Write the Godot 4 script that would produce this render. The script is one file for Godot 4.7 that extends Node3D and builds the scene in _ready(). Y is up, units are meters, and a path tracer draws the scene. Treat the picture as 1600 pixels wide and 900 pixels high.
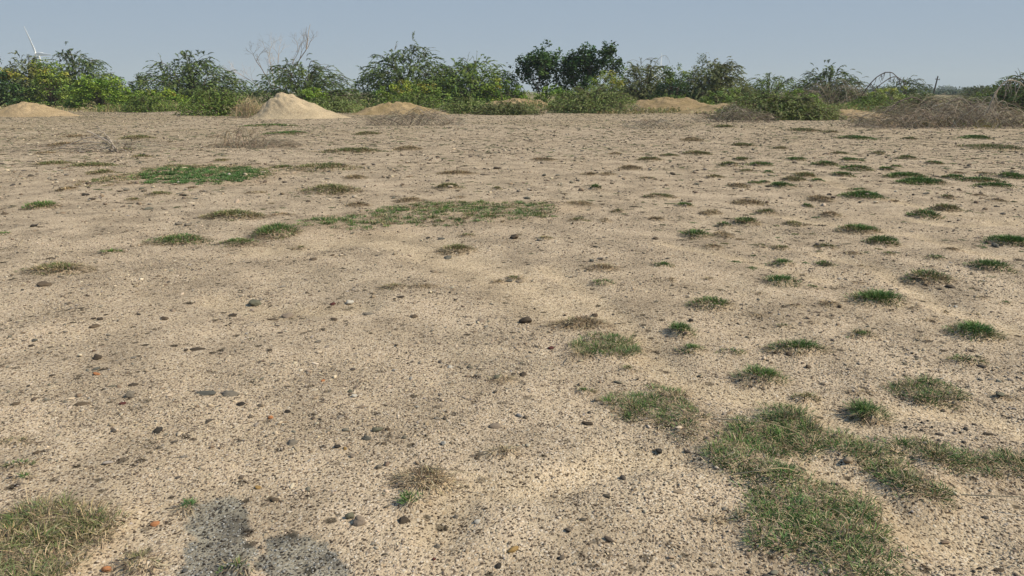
extends Node3D
# A gravelly, sandy plain with grass tufts and loose stones, thorn scrub and spoil heaps along its far side, wind turbines beyond.

var rng := RandomNumberGenerator.new()
var rough := FastNoiseLite.new()
var fine := FastNoiseLite.new()
var broad := FastNoiseLite.new()
var taken := {}
var hummocks := {}          # cells of 2 m -> [x, z, radius across, radius deep, height, litter share]
var rills := {}              # cells of 1 m -> sandy rills [a, b, half width]
var ash: Array = []         # outlines of the grey ashy stains
var turf: Array = []        # outlines of the larger grass mats
var leaf_mat: StandardMaterial3D
var grass_mat: StandardMaterial3D
var wood_mat: StandardMaterial3D
var pebble_mat: StandardMaterial3D
var ground_mat: StandardMaterial3D
var heap_mat: StandardMaterial3D
var stone_mats := {}
var stone_shapes: Array = []
const TAN_HALF := 0.4144


class Shape:
	var v := PackedVector3Array()
	var c := PackedColorArray()
	func tri(a: Vector3, b: Vector3, d: Vector3, col: Color) -> void:
		v.append(a); v.append(b); v.append(d)
		c.append(col); c.append(col); c.append(col)
	func quad(a: Vector3, b: Vector3, d: Vector3, e: Vector3, col: Color) -> void:
		tri(a, b, d, col)
		tri(a, d, e, col)
	func blade(p: Vector3, side: Vector3, mid: Vector3, tip: Vector3, col: Color) -> void:
		var m2 := side * 0.75
		tri(p - side, p + side, mid + m2, col)
		tri(p - side, mid + m2, mid - m2, col)
		tri(mid - m2, mid + m2, tip, col)
	func leaf(p: Vector3, along: Vector3, across: Vector3, col: Color) -> void:
		var m := p + along * 0.45
		tri(p, m + across, p + along, col)
		tri(p, p + along, m - across, col)
	func round_leaf(p: Vector3, along: Vector3, across: Vector3, col: Color) -> void:
		var a := p + along * 0.25
		var b := p + along * 0.75
		var t := p + along
		tri(p, a + across, b + across, col)
		tri(p, b + across, t, col)
		tri(p, t, b - across, col)
		tri(p, b - across, a - across, col)
	func tube(pts: PackedVector3Array, r0: float, r1: float, sides: int, col: Color) -> void:
		var before := PackedVector3Array()
		for i in pts.size():
			var d := (pts[mini(i + 1, pts.size() - 1)] - pts[maxi(i - 1, 0)]).normalized()
			var u := d.cross(Vector3(0.31, 0.87, 0.38)).normalized()
			var w := d.cross(u)
			var r := lerpf(r0, r1, float(i) / (pts.size() - 1))
			var ring := PackedVector3Array()
			for k in sides:
				var a := TAU * k / sides
				ring.append(pts[i] + (u * cos(a) + w * sin(a)) * r)
			if i > 0:
				for k in sides:
					var n := (k + 1) % sides
					quad(before[k], ring[k], ring[n], before[n], col)
			before = ring
	func mesh() -> ArrayMesh:
		var arrays := []
		arrays.resize(Mesh.ARRAY_MAX)
		arrays[Mesh.ARRAY_VERTEX] = v
		arrays[Mesh.ARRAY_COLOR] = c
		var m := ArrayMesh.new()
		m.add_surface_from_arrays(Mesh.PRIMITIVE_TRIANGLES, arrays)
		return m


func numbered(called: String) -> String:
	var k: int = taken.get(called, 0)
	taken[called] = k + 1
	return called if k == 0 else "%s_%03d" % [called, k]

func tag(o: Node, label: String, category := "", group := "", kind := "") -> void:
	if label: o.set_meta("label", label)
	if category: o.set_meta("category", category)
	if group: o.set_meta("group", group)
	if kind: o.set_meta("kind", kind)

func thing(called: String, label: String, category: String, at: Vector3, group := "") -> Node3D:
	var o := Node3D.new()
	o.name = numbered(called)
	add_child(o)
	o.position = at
	tag(o, label, category, group)
	return o

func part(called: String, m: Mesh, mat: Material, parent: Node) -> MeshInstance3D:
	var o := MeshInstance3D.new()
	o.mesh = m
	o.material_override = mat
	if parent == self:
		o.name = numbered(called)
		add_child(o)
	else:
		o.name = called
		parent.add_child(o, true)
	return o

func shaped(called: String, s: Shape, mat: Material, parent: Node) -> MeshInstance3D:
	return part(called, s.mesh(), mat, parent) if s.v.size() else null

func rr(a: float, b: float) -> float:
	return rng.randf_range(a, b)

func vr(k: float) -> Vector3:
	return Vector3(rr(-k, k), rr(-k, k), rr(-k, k))

func vary(c: Color, k: float) -> Color:
	var f := 1.0 + rr(-k, k)
	return Color(clampf(c.r * f * (1.0 + rr(-k, k) * 0.4), 0, 1), clampf(c.g * f, 0, 1), clampf(c.b * f * (1.0 + rr(-k, k) * 0.4), 0, 1))

func pick(cols: Array) -> Color:
	return cols[rng.randi() % cols.size()]


# ---- the lie of the ground -------------------------------------------------------------------------------------------

func rill(x: float, z: float) -> float:
	var p := Vector2(x, z)
	var best := 0.0
	var near = rills.get(Vector2i(floori(x), floori(z)))
	if near == null:
		return 0.0
	for s in near:
		var q: Vector2 = Geometry2D.get_closest_point_to_segment(p, s[0], s[1])
		var d: float = p.distance_to(q) / s[2]
		if d < 1.6:
			best = maxf(best, 1.0 - smoothstep(0.3, 1.6, d))
	return best

func add_rill(a: Vector2, b: Vector2, half: float) -> void:
	var lo := a.min(b) - Vector2.ONE * half * 1.7
	var hi := a.max(b) + Vector2.ONE * half * 1.7
	for i in range(floori(lo.x), floori(hi.x) + 1):
		for k in range(floori(lo.y), floori(hi.y) + 1):
			if not rills.has(Vector2i(i, k)):
				rills[Vector2i(i, k)] = []
			rills[Vector2i(i, k)].append([a, b, half])

func hummock(x: float, z: float) -> Vector2:
	var list = hummocks.get(Vector2i(floori(x / 2.0), floori(z / 2.0)))
	if list == null:
		return Vector2.ZERO
	var up := 0.0
	var litter := 0.0
	for t in list:
		var d := Vector2((x - t[0]) / t[2], (z - t[1]) / t[3]).length()
		if d < 1.7:
			up = maxf(up, t[4] * (1.0 - smoothstep(0.35, 1.45, d)))
			litter = maxf(litter, t[5] * (1.0 - smoothstep(0.7, 1.7, d + 0.5 * fine.get_noise_2d(x * 9.0, z * 9.0))))
	return Vector2(up, litter)

func add_hummock(x: float, z: float, ra: float, rd: float, h: float, litter: float) -> void:
	var reach := maxf(ra, rd) * 1.8
	for i in range(floori((x - reach) / 2.0), floori((x + reach) / 2.0) + 1):
		for k in range(floori((z - reach) / 2.0), floori((z + reach) / 2.0) + 1):
			var key := Vector2i(i, k)
			if not hummocks.has(key):
				hummocks[key] = []
			hummocks[key].append([x, z, ra, rd, h, litter])

func height(x: float, z: float) -> float:
	var r := sqrt(x * x + z * z)
	var y := 0.014 * rough.get_noise_2d(x, z) + 0.008 * fine.get_noise_2d(x * 1.6, z * 1.6)
	y += 0.16 * broad.get_noise_2d(x * 3.0, z * 3.0) * smoothstep(9.0, 45.0, r)
	if r < 16.0:
		y += 0.004 * fine.get_noise_2d(x * 7.0 + 40.0, z * 7.0)
	if r < 20.0:
		y -= 0.02 * rill(x, z)
	return y + hummock(x, z).x

func in_any(outlines: Array, x: float, z: float, wobble: float) -> bool:
	var p := Vector2(x + wobble * fine.get_noise_2d(x * 8.0, z * 8.0), z + wobble * fine.get_noise_2d(x * 8.0 + 77.0, z * 8.0))
	for o in outlines:
		if Geometry2D.is_point_in_polygon(p, o):
			return true
	return false

func ground_tint(x: float, z: float) -> Color:
	var r := sqrt(x * x + z * z)
	var c := Color(0.885, 0.895, 0.985)
	var n := broad.get_noise_2d(x * 6.0 + 300.0, z * 6.0)
	var m := rough.get_noise_2d(x * 0.8 + 90.0, z * 0.8)
	c = c.lerp(Color(0.77, 0.77, 0.82), clampf(0.5 + m * 1.3, 0, 1) * 0.5)
	c = c.lerp(Color(0.86, 0.90, 0.99), smoothstep(0.15, 0.6, fine.get_noise_2d(x * 0.35 + 500.0, z * 0.35)) * 0.3)      # greyish silt
	var olive := smoothstep(12.0, 50.0, r) * clampf(0.35 + n * 1.2 + m * 0.5, 0, 1)
	if x < -3.0:
		olive = clampf(olive + smoothstep(18.0, 40.0, r) * 0.25, 0, 1)
	c = c.lerp(Color(0.54, 0.54, 0.46), olive * 0.52)                                                                     # dead thatch
	if r < 20.0:
		c = c.lerp(Color(0.96, 0.96, 1.0), rill(x, z) * 0.75)                                                              # washed sand
	c = c.lerp(Color(0.60, 0.53, 0.46), hummock(x, z).y)                                                                 # root litter
	if r < 4.0 and in_any(ash, x, z, 0.03):
		c = Color(0.32, 0.365, 0.455).lerp(Color(0.58, 0.66, 0.80), clampf(0.55 + 1.5 * fine.get_noise_2d(x * 5.0, z * 5.0), 0, 1))
	if r > 62.0:
		var field := smoothstep(62.0, 100.0, r) * clampf(0.75 + n * 0.7, 0, 1)
		var greens := Color(0.22, 0.32, 0.20).lerp(Color(0.42, 0.46, 0.30), clampf(0.5 + broad.get_noise_2d(x * 0.25, z * 1.4) * 1.6, 0, 1))
		c = c.lerp(greens, field)
	return c

func build_ground() -> void:
	var angles := PackedFloat32Array()
	var a := -56.0
	while a < 56.0:
		angles.append(a)
		a += 0.38
	var fine_count := angles.size()
	a = 56.0
	while a < 303.9:
		angles.append(a)
		a += 6.2
	var radii := PackedFloat32Array([0.0, 0.5, 0.9])
	var r := 1.2
	while r < 120.0:
		radii.append(r)
		r *= 1.0135
	while r < 6500.0:
		radii.append(r)
		r *= 1.09
	var v := PackedVector3Array()
	var c := PackedColorArray()
	var u1 := PackedVector2Array()
	var u2 := PackedVector2Array()
	var ix := PackedInt32Array()
	var n := angles.size()
	for k in radii.size():
		for i in n:
			var t := deg_to_rad(angles[i])
			var x := radii[k] * sin(t)
			var z := -radii[k] * cos(t)
			var detailed := i <= fine_count and radii[k] < 130.0
			v.append(Vector3(x, height(x, z) if detailed else 0.0, z))
			c.append(ground_tint(x, z) if i <= fine_count else Color(0.86, 0.85, 0.84))
			u1.append(Vector2(x, z) / 1.07)
			u2.append(Vector2(x * 0.96 + z * 0.28, z * 0.96 - x * 0.28) / 8.3)
	for k in radii.size() - 1:
		for i in n:
			var p := k * n + i
			var q := k * n + (i + 1) % n
			ix.append_array([p, p + n, q, q, p + n, q + n])
	var arrays := []
	arrays.resize(Mesh.ARRAY_MAX)
	arrays[Mesh.ARRAY_VERTEX] = v
	arrays[Mesh.ARRAY_COLOR] = c
	arrays[Mesh.ARRAY_TEX_UV] = u1
	arrays[Mesh.ARRAY_TEX_UV2] = u2
	arrays[Mesh.ARRAY_INDEX] = ix
	var m := ArrayMesh.new()
	m.add_surface_from_arrays(Mesh.PRIMITIVE_TRIANGLES, arrays)
	var st := SurfaceTool.new()
	st.create_from(m, 0)
	st.generate_normals()
	var o := part("ground", st.commit(), ground_mat, self)
	tag(o, "pale gravelly sand plain with washed rills and patches of dead thatch", "", "", "structure")


# ---- materials -------------------------------------------------------------------------------------------------------

func grain_pictures(side: int, grains: int, small: float, large: float) -> Array:
	var px := PackedByteArray()
	var hi := PackedByteArray()
	px.resize(side * side * 3)
	hi.resize(side * side)
	var n := FastNoiseLite.new()
	n.seed = 5
	n.frequency = 0.03
	var lump := n.get_seamless_image(side, side).get_data()
	for i in side * side:
		var k := rng.randf() * 22.0 - 11.0 + (lump[i] - 128) * 0.10
		px[i * 3] = int(clampf(196 + k, 0, 255))
		px[i * 3 + 1] = int(clampf(178 + k, 0, 255))
		px[i * 3 + 2] = int(clampf(147 + k, 0, 255))
		hi[i] = int(clampf(70 + (lump[i] - 128) * 0.25 + rng.randf() * 18.0, 0, 255))
	var tones := [Color8(206, 190, 162), Color8(202, 184, 154), Color8(194, 176, 146), Color8(198, 181, 153), Color8(168, 151, 126), Color8(144, 130, 110), Color8(100, 87, 71), Color8(76, 66, 55), Color8(212, 199, 175), Color8(182, 161, 130), Color8(120, 106, 88)]
	for g in grains:
		var q := rng.randf()
		var rad := lerpf(small, large, q * q * q)
		var cx := rng.randi() % side
		var cy := rng.randi() % side
		var col: Color = tones[rng.randi() % tones.size()]
		var sx := rr(0.75, 1.3)
		var w := int(ceil(rad * 1.4))
		for dy in range(-w, w + 1):
			for dx in range(-w, w + 1):
				var d2: float = (dx * dx * sx + dy * dy / sx) / (rad * rad)
				if d2 < 1.0:
					var at := posmod(cy + dy, side) * side + posmod(cx + dx, side)
					var lift := 95.0 + 120.0 * sqrt(1.0 - d2) * minf(1.0, rad / 5.0)
					if lift > hi[at]:
						hi[at] = int(lift)
						px[at * 3] = int(col.r8)
						px[at * 3 + 1] = int(col.g8)
						px[at * 3 + 2] = int(col.b8)
	return [ImageTexture.create_from_image(Image.create_from_data(side, side, false, Image.FORMAT_RGB8, px)), ImageTexture.create_from_image(Image.create_from_data(side, side, false, Image.FORMAT_L8, hi))]

func speck_picture(side: int) -> ImageTexture:
	var px := PackedByteArray()
	px.resize(side * side * 3)
	var n := FastNoiseLite.new()
	n.seed = 11
	n.frequency = 0.012
	n.fractal_octaves = 5
	var lump := n.get_seamless_image(side, side).get_data()
	for i in side * side:
		var k := clampf(238 + (lump[i] - 128) * 0.26 + rng.randf() * 14.0 - 7.0, 0, 255)
		px[i * 3] = int(k)
		px[i * 3 + 1] = int(k * 0.995)
		px[i * 3 + 2] = int(k * 0.985)
	for g in 9000:
		var q := rng.randf()
		var rad := lerpf(0.7, 3.0, q * q * q)
		var cx := rng.randi() % side
		var cy := rng.randi() % side
		if lump[cy * side + cx] > 100 + rng.randf() * 70.0:
			continue
		var f := rr(0.45, 0.85)
		for dy in range(-4, 5):
			for dx in range(-4, 5):
				if dx * dx + dy * dy < rad * rad:
					var at := posmod(cy + dy, side) * side + posmod(cx + dx, side)
					for k in 3:
						px[at * 3 + k] = int(px[at * 3 + k] * f)
	return ImageTexture.create_from_image(Image.create_from_data(side, side, false, Image.FORMAT_RGB8, px))

func plain(roughness: float, specular: float, backlight := 0.0) -> StandardMaterial3D:
	var m := StandardMaterial3D.new()
	m.vertex_color_use_as_albedo = true
	m.roughness = roughness
	m.metallic_specular = specular
	m.cull_mode = BaseMaterial3D.CULL_DISABLED
	if backlight > 0.0:
		m.backlight_enabled = true
		m.backlight = Color(backlight, backlight, backlight * 0.7)
	return m

func noise_picture(freq: float, low: float, high: float, s: int) -> NoiseTexture2D:
	var n := FastNoiseLite.new()
	n.seed = s
	n.frequency = freq
	n.fractal_octaves = 4
	var t := NoiseTexture2D.new()
	t.width = 256
	t.height = 256
	t.seamless = true
	t.noise = n
	var g := Gradient.new()
	g.set_color(0, Color(low, low, low))
	g.set_color(1, Color(high, high, high))
	t.color_ramp = g
	return t

func build_materials() -> void:
	leaf_mat = plain(0.65, 0.25, 0.62)
	grass_mat = plain(0.6, 0.3, 0.35)
	wood_mat = plain(0.9, 0.2)
	pebble_mat = plain(0.85, 0.3)
	var pics := grain_pictures(1024, 42000, 1.1, 6.0)
	ground_mat = plain(0.95, 0.15)
	ground_mat.cull_mode = BaseMaterial3D.CULL_BACK
	ground_mat.albedo_texture = pics[0]
	ground_mat.heightmap_enabled = true
	ground_mat.heightmap_texture = pics[1]
	ground_mat.heightmap_scale = 0.45
	ground_mat.detail_enabled = true
	ground_mat.detail_blend_mode = BaseMaterial3D.BLEND_MODE_MUL
	ground_mat.detail_uv_layer = BaseMaterial3D.DETAIL_UV_2
	ground_mat.detail_albedo = speck_picture(1024)
	heap_mat = StandardMaterial3D.new()
	heap_mat.roughness = 0.95
	heap_mat.metallic_specular = 0.15
	heap_mat.vertex_color_use_as_albedo = true
	heap_mat.albedo_texture = pics[0]
	heap_mat.uv1_triplanar = true
	heap_mat.uv1_scale = Vector3(0.5, 0.5, 0.5)
	heap_mat.heightmap_enabled = true
	heap_mat.heightmap_texture = pics[1]
	heap_mat.heightmap_scale = 2.0
	var mottled := noise_picture(0.03, 0.62, 1.0, 21)
	var tones := {
		"black": Color(0.047, 0.041, 0.034), "dark_brown": Color(0.085, 0.066, 0.047), "brown": Color(0.15, 0.112, 0.075), "grey": Color(0.225, 0.197, 0.157), "olive": Color(0.17, 0.165, 0.115),
		"blue_grey": Color(0.145, 0.14, 0.117), "white": Color(0.62, 0.58, 0.50), "orange": Color(0.52, 0.23, 0.10), "ochre": Color(0.40, 0.26, 0.10), "pink_grey": Color(0.30, 0.24, 0.185), "tan": Color(0.38, 0.30, 0.21), "red": Color(0.12, 0.04, 0.035),
	}
	for k in tones:
		var m := StandardMaterial3D.new()
		var t: Color = tones[k]
		m.albedo_color = t.linear_to_srgb()
		m.albedo_texture = mottled
		m.uv1_triplanar = true
		m.uv1_scale = Vector3(2.5, 2.5, 2.5)
		m.roughness = 0.8
		m.metallic_specular = 0.35
		m.heightmap_enabled = true
		m.heightmap_texture = mottled
		m.heightmap_scale = 0.25
		stone_mats[k] = m


# ---- stones ----------------------------------------------------------------------------------------------------------

func ico(levels: int) -> Array:
	var t := (1.0 + sqrt(5.0)) / 2.0
	var v: Array[Vector3] = []
	for p in [Vector3(-1, t, 0), Vector3(1, t, 0), Vector3(-1, -t, 0), Vector3(1, -t, 0), Vector3(0, -1, t), Vector3(0, 1, t), Vector3(0, -1, -t), Vector3(0, 1, -t), Vector3(t, 0, -1), Vector3(t, 0, 1), Vector3(-t, 0, -1), Vector3(-t, 0, 1)]:
		v.append(p.normalized())
	var f: Array = [[0, 11, 5], [0, 5, 1], [0, 1, 7], [0, 7, 10], [0, 10, 11], [1, 5, 9], [5, 11, 4], [11, 10, 2], [10, 7, 6], [7, 1, 8], [3, 9, 4], [3, 4, 2], [3, 2, 6], [3, 6, 8], [3, 8, 9], [4, 9, 5], [2, 4, 11], [6, 2, 10], [8, 6, 7], [9, 8, 1]]
	for l in levels:
		var mids := {}
		var g: Array = []
		for tri in f:
			var m := []
			for k in 3:
				var i: int = mini(tri[k], tri[(k + 1) % 3])
				var j: int = maxi(tri[k], tri[(k + 1) % 3])
				var key := Vector2i(i, j)
				if not mids.has(key):
					mids[key] = v.size()
					v.append(((v[i] + v[j]) / 2.0).normalized())
				m.append(mids[key])
			g.append_array([[tri[0], m[0], m[2]], [tri[1], m[1], m[0]], [tri[2], m[2], m[1]], [m[0], m[1], m[2]]])
		f = g
	return [v, f]

func rock(levels: int, angular: float) -> ArrayMesh:
	# a unit stone (radius about 0.5): a ball knocked flat by a few planes, then roughened
	var b := ico(levels)
	var cuts := []
	for k in 11:
		cuts.append([vr(1.0).normalized(), rr(0.38, 0.72)])
	var off := vr(50.0)
	var st := SurfaceTool.new()
	st.begin(Mesh.PRIMITIVE_TRIANGLES)
	for p in b[0]:
		var q: Vector3 = p
		var r := 1.0
		for c in cuts:
			var d: float = q.dot(c[0])
			if d > 0.05:
				r = minf(r, lerpf(1.0, c[1] / d, angular)) if c[1] / d < 1.0 else r
		r *= 1.0 + 0.34 * fine.get_noise_3dv(q * 0.9 + off) + 0.05 * fine.get_noise_3dv(q * 4.0 + off)
		st.add_vertex(q * r * 0.5)
	for t in b[1]:
		st.add_index(t[0])
		st.add_index(t[2])
		st.add_index(t[1])
	st.generate_normals()
	return st.commit()

func stone(x: float, z: float, across: float, deep: float, tall: float, tone: String, turn: float, label: String, group := "", kind_of := "stone") -> void:
	var m: Mesh = stone_shapes[rng.randi() % stone_shapes.size()]
	var o := part(kind_of, m, stone_mats[tone], self)
	o.position = Vector3(x, height(x, z) + tall * 0.2, z)
	o.rotation = Vector3(rr(-0.15, 0.15), turn, rr(-0.15, 0.15))
	o.scale = Vector3(across, tall, deep)
	tag(o, label, "stone", group)

func scatter(called: String, label: String, m: Mesh, mat: Material, places: Array, tints: PackedColorArray, material_in_copies := true) -> void:
	var mm := MultiMesh.new()
	mm.transform_format = MultiMesh.TRANSFORM_3D
	mm.use_colors = true
	mm.mesh = m
	mm.instance_count = places.size()
	for i in places.size():
		mm.set_instance_transform(i, places[i])
		mm.set_instance_color(i, tints[i])
	var o := MultiMeshInstance3D.new()
	o.multimesh = mm
	o.material_override = mat
	o.name = numbered(called)
	add_child(o)
	tag(o, label, "", "", "stuff")

func white(m: ArrayMesh) -> ArrayMesh:
	return m

func pebbles() -> void:
	var tones := [Color(0.50, 0.42, 0.30), Color(0.44, 0.36, 0.25), Color(0.47, 0.395, 0.30), Color(0.38, 0.31, 0.23), Color(0.49, 0.42, 0.33), Color(0.33, 0.27, 0.20), Color(0.24, 0.20, 0.16), Color(0.47, 0.38, 0.27), Color(0.14, 0.11, 0.085), Color(0.09, 0.075, 0.06), Color(0.28, 0.25, 0.22)]
	var darks := [Color(0.10, 0.08, 0.06), Color(0.16, 0.12, 0.085), Color(0.22, 0.17, 0.12), Color(0.07, 0.06, 0.05), Color(0.14, 0.13, 0.10), Color(0.30, 0.24, 0.17), Color(0.42, 0.35, 0.26), Color(0.18, 0.16, 0.13)]
	# smallest, largest, how many per square metre, nearest and farthest, share of dark ones
	var classes := [[0.004, 0.008, 6500.0, 1.5, 4.2, 0.08], [0.007, 0.014, 1500.0, 1.5, 9.0, 0.22], [0.011, 0.028, 150.0, 1.5, 26.0, 0.74], [0.020, 0.045, 5.0, 4.0, 10.0, 0.85], [0.024, 0.085, 16.0, 10.0, 75.0, 0.88]]
	var variety := []
	for k in 4:
		variety.append(rock(1 if k < 3 else 0, 0.6))
	var places := [[], [], [], []]
	var tints := [PackedColorArray(), PackedColorArray(), PackedColorArray(), PackedColorArray()]
	var k_ := -1
	for c in classes:
		k_ += 1
		var area: float = deg_to_rad(50.0) * (c[4] * c[4] - c[3] * c[3])
		for i in int(area * c[2]):
			var r := sqrt(lerpf(c[3] * c[3], c[4] * c[4], rng.randf()))
			var t := deg_to_rad(rr(-50.0, 50.0))
			var x := r * sin(t)
			var z := -r * cos(t)
			var keep := clampf(0.62 + 1.1 * rough.get_noise_2d(x * 1.3 + 700.0, z * 1.3) + 0.5 * fine.get_noise_2d(x * 2.0, z * 2.0), 0.12, 1.0)
			if r < 20.0:
				keep *= 1.0 - 0.88 * rill(x, z)
			if rng.randf() > keep:
				continue
			var s: float = c[0] + (c[1] - c[0]) * pow(rng.randf(), 2.2)
			var flat := rr(0.45, 0.9)
			var b := Basis.from_euler(Vector3(rr(-0.3, 0.3), rr(0, TAU), rr(-0.3, 0.3))).scaled_local(Vector3(s * rr(0.9, 1.5 if k_ < 2 else 2.1), s * flat, s))
			var k := rng.randi() % 4
			places[k].append(Transform3D(b, Vector3(x, height(x, z) + s * flat * rr(0.02, 0.3), z)))
			var col := vary(pick(darks) if rng.randf() < c[5] else pick(tones), 0.12)
			if r < 4.0 and in_any(ash, x, z, 0.03):
				var g := col.get_luminance() * rr(0.5, 1.0)
				col = Color(g, g * 0.985, g * 0.93)
			tints[k].append(col)
	for k in 4:
		scatter("gravel", "fine mixed gravel strewn over the sand", variety[k], pebble_mat, places[k], tints[k])

func weeds() -> void:
	# flat dead weeds and crusts of thatch, countless over the middle and far ground
	for k in 3:
		var s := Shape.new()
		for i in 60:
			var p := Vector3(rr(-0.5, 0.5), 0.0, rr(-0.5, 0.5)) * rr(0.2, 1.0)
			var d := Vector3(rr(-1, 1), rr(0.1, 0.9), rr(-1, 1)).normalized() * rr(0.12, 0.28)
			var side := d.cross(Vector3.UP).normalized() * 0.05
			s.blade(p, side, p + d * 0.6, p + d + Vector3(0, -0.12, 0), Color.WHITE)
		var places := []
		var tints := PackedColorArray()
		for i in 15000:
			var r := lerpf(5.5, 72.0, pow(rng.randf(), 0.7))
			var t := deg_to_rad(rr(-50.0, 50.0))
			var x := r * sin(t)
			var z := -r * cos(t)
			var far := smoothstep(5.0, 24.0, r)
			var keep := clampf(0.02 + far * 0.5 + 1.4 * rough.get_noise_2d(x * 0.55 + 33.0, z * 0.55), 0.0, 1.0)
			if x < 0.0:
				keep *= lerpf(0.5, 2.0, far)
			else:
				keep = keep * 1.3 + 0.10
			if rng.randf() > keep or (r < 20.0 and rill(x, z) > 0.3):
				continue
			var size := lerpf(0.045, 0.15, pow(rng.randf(), 1.6)) * lerpf(0.8, 1.45, far)
			var b := Basis(Vector3.UP, rr(0, TAU)).scaled(Vector3(size * rr(0.8, 1.5), size * rr(0.35, 0.75), size * rr(0.7, 1.1)))
			places.append(Transform3D(b, Vector3(x, height(x, z), z)))
			tints.append(vary(pick([Color(0.13, 0.105, 0.07), Color(0.09, 0.075, 0.05), Color(0.12, 0.12, 0.06), Color(0.19, 0.15, 0.10), Color(0.09, 0.105, 0.05), Color(0.11, 0.14, 0.055)]), 0.25))
		scatter("dry_weeds", "flat dead weeds and thatch dotted over the plain", s.mesh(), grass_mat, places, tints)


# ---- grass -----------------------------------------------------------------------------------------------------------

const GREENS := [Color(0.080, 0.155, 0.042), Color(0.110, 0.195, 0.056), Color(0.062, 0.120, 0.040), Color(0.140, 0.200, 0.066), Color(0.095, 0.160, 0.060)]
const LUSH := [Color(0.070, 0.150, 0.045), Color(0.090, 0.180, 0.055), Color(0.060, 0.120, 0.040), Color(0.110, 0.190, 0.060)]
const OLIVES := [Color(0.150, 0.175, 0.070), Color(0.200, 0.205, 0.095), Color(0.120, 0.155, 0.060), Color(0.105, 0.145, 0.055), Color(0.240, 0.215, 0.115)]
const STRAWS := [Color(0.390, 0.312, 0.189), Color(0.286, 0.221, 0.137), Color(0.195, 0.146, 0.098), Color(0.494, 0.403, 0.260), Color(0.143, 0.111, 0.078)]

func greens_of(look: String) -> Array:
	return {"green": GREENS, "lush": LUSH, "olive": OLIVES, "dry": STRAWS}[look]

func sprout(s: Shape, x: float, z: float, y: float, tall: float, width: float, lean: Vector2, col: Color) -> void:
	var p := Vector3(x, y - 0.004, z)
	var a := rr(0, TAU)
	var side := Vector3(cos(a), 0, sin(a)) * width * 0.5
	var up := Vector3(lean.x + rr(-0.45, 0.45), 1.0, lean.y + rr(-0.45, 0.45)).normalized() * tall
	var tip := up * 0.95 + Vector3(up.x, -tall * 0.12, up.z) * rr(0.1, 0.9)
	s.blade(p, side, p + up * 0.55, p + tip, col)

func strand(s: Shape, x: float, z: float, y: float, long: float, width: float, turn: float, col: Color) -> void:
	# a dead stem lying almost flat
	var p := Vector3(x, y + 0.004, z)
	var d := Vector3(cos(turn), rr(0.02, 0.28), sin(turn)) * long
	var side := Vector3(-sin(turn), 0, cos(turn)) * width * 0.5
	var bend := Vector3(-sin(turn), 0, cos(turn)) * long * rr(-0.2, 0.2)
	s.blade(p, side, p + d * 0.5 + bend, p + Vector3(d.x, d.y * 0.3, d.z), col)

func tuft(x: float, z: float, across: float, deep: float, tall: float, look: String, dead: float, label: String, group := "") -> void:
	# a cushion of short grass on its own small hummock; dead: share of dry stems
	var away := sqrt(x * x + z * z)
	var o := thing("grass_tuft", label, "grass tuft", Vector3(x, 0, z), group)
	var green := Shape.new()
	var dry := Shape.new()
	var width := maxf(0.0032, away * 0.0010)
	var n := int(clampf(across * deep / (width * 0.016) * 1.9, 60, 4200))
	var cols := greens_of(look)
	var seed_at := rr(0, 500)
	var each := 26
	for i in maxi(3, n / each):
		var a := rr(0, TAU)
		var q := sqrt(rng.randf())
		var edge := maxf(0.25, 0.82 + 1.0 * fine.get_noise_2d(seed_at + cos(a) * 4.0, sin(a) * 4.0))
		if fine.get_noise_2d(seed_at + cos(a) * q * 7.0, 60.0 + sin(a) * q * 7.0) < -0.16:
			continue
		var cx := cos(a) * q * across * 0.5 * edge
		var cz := sin(a) * q * deep * 0.5 * edge
		var spread := minf(rr(0.18, 0.34) * minf(across, deep), 0.06 + away * 0.004)
		var lift := tall * (1.0 - 0.5 * q * q) * rr(0.6, 1.25)
		var tone := vary(pick(cols), 0.25)
		var straw := rng.randf() < dead * 0.7
		for k in each:
			var b := rr(0, TAU)
			var w := sqrt(rng.randf())
			var dx := cx + cos(b) * w * spread
			var dz := cz + sin(b) * w * spread
			var y := height(x + dx, z + dz) if k % 5 == 0 else height(x + cx, z + cz)
			var t := lift * (1.0 - 0.35 * w) * rr(0.45, 1.1)
			if straw or rng.randf() < dead * 0.45:
				sprout(dry, dx, dz, y, t * 0.85, width, Vector2(cos(b), sin(b)) * w * 1.1, vary(pick(STRAWS), 0.2))
			else:
				sprout(green, dx, dz, y, t, width, Vector2(cos(b), sin(b)) * w * lerpf(1.4, 0.8, smoothstep(3.0, 12.0, away)), vary(tone, 0.22))
	for i in int(n * (0.06 + dead * 0.3)):
		var a := rr(0, TAU)
		var q := rr(0.5, 1.15)
		var dx := cos(a) * q * across * 0.5
		var dz := sin(a) * q * deep * 0.5
		strand(dry, dx, dz, height(x + dx, z + dz), rr(0.4, 1.3) * tall, width * 0.9, a + rr(-0.9, 0.9), vary(pick(STRAWS), 0.25))
	if away < 10.0:
		for i in 4 + int(dead * 8.0):   # runners
			var a := rr(0, TAU)
			var dx := cos(a) * across * 0.42
			var dz := sin(a) * deep * 0.42
			strand(dry, dx, dz, height(x + dx, z + dz), across * rr(0.25, 0.6), width, a + rr(-0.5, 0.5), vary(pick(STRAWS), 0.25))
	shaped("blades", green, grass_mat, o)
	shaped("dry_stems", dry, grass_mat, o)

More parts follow.
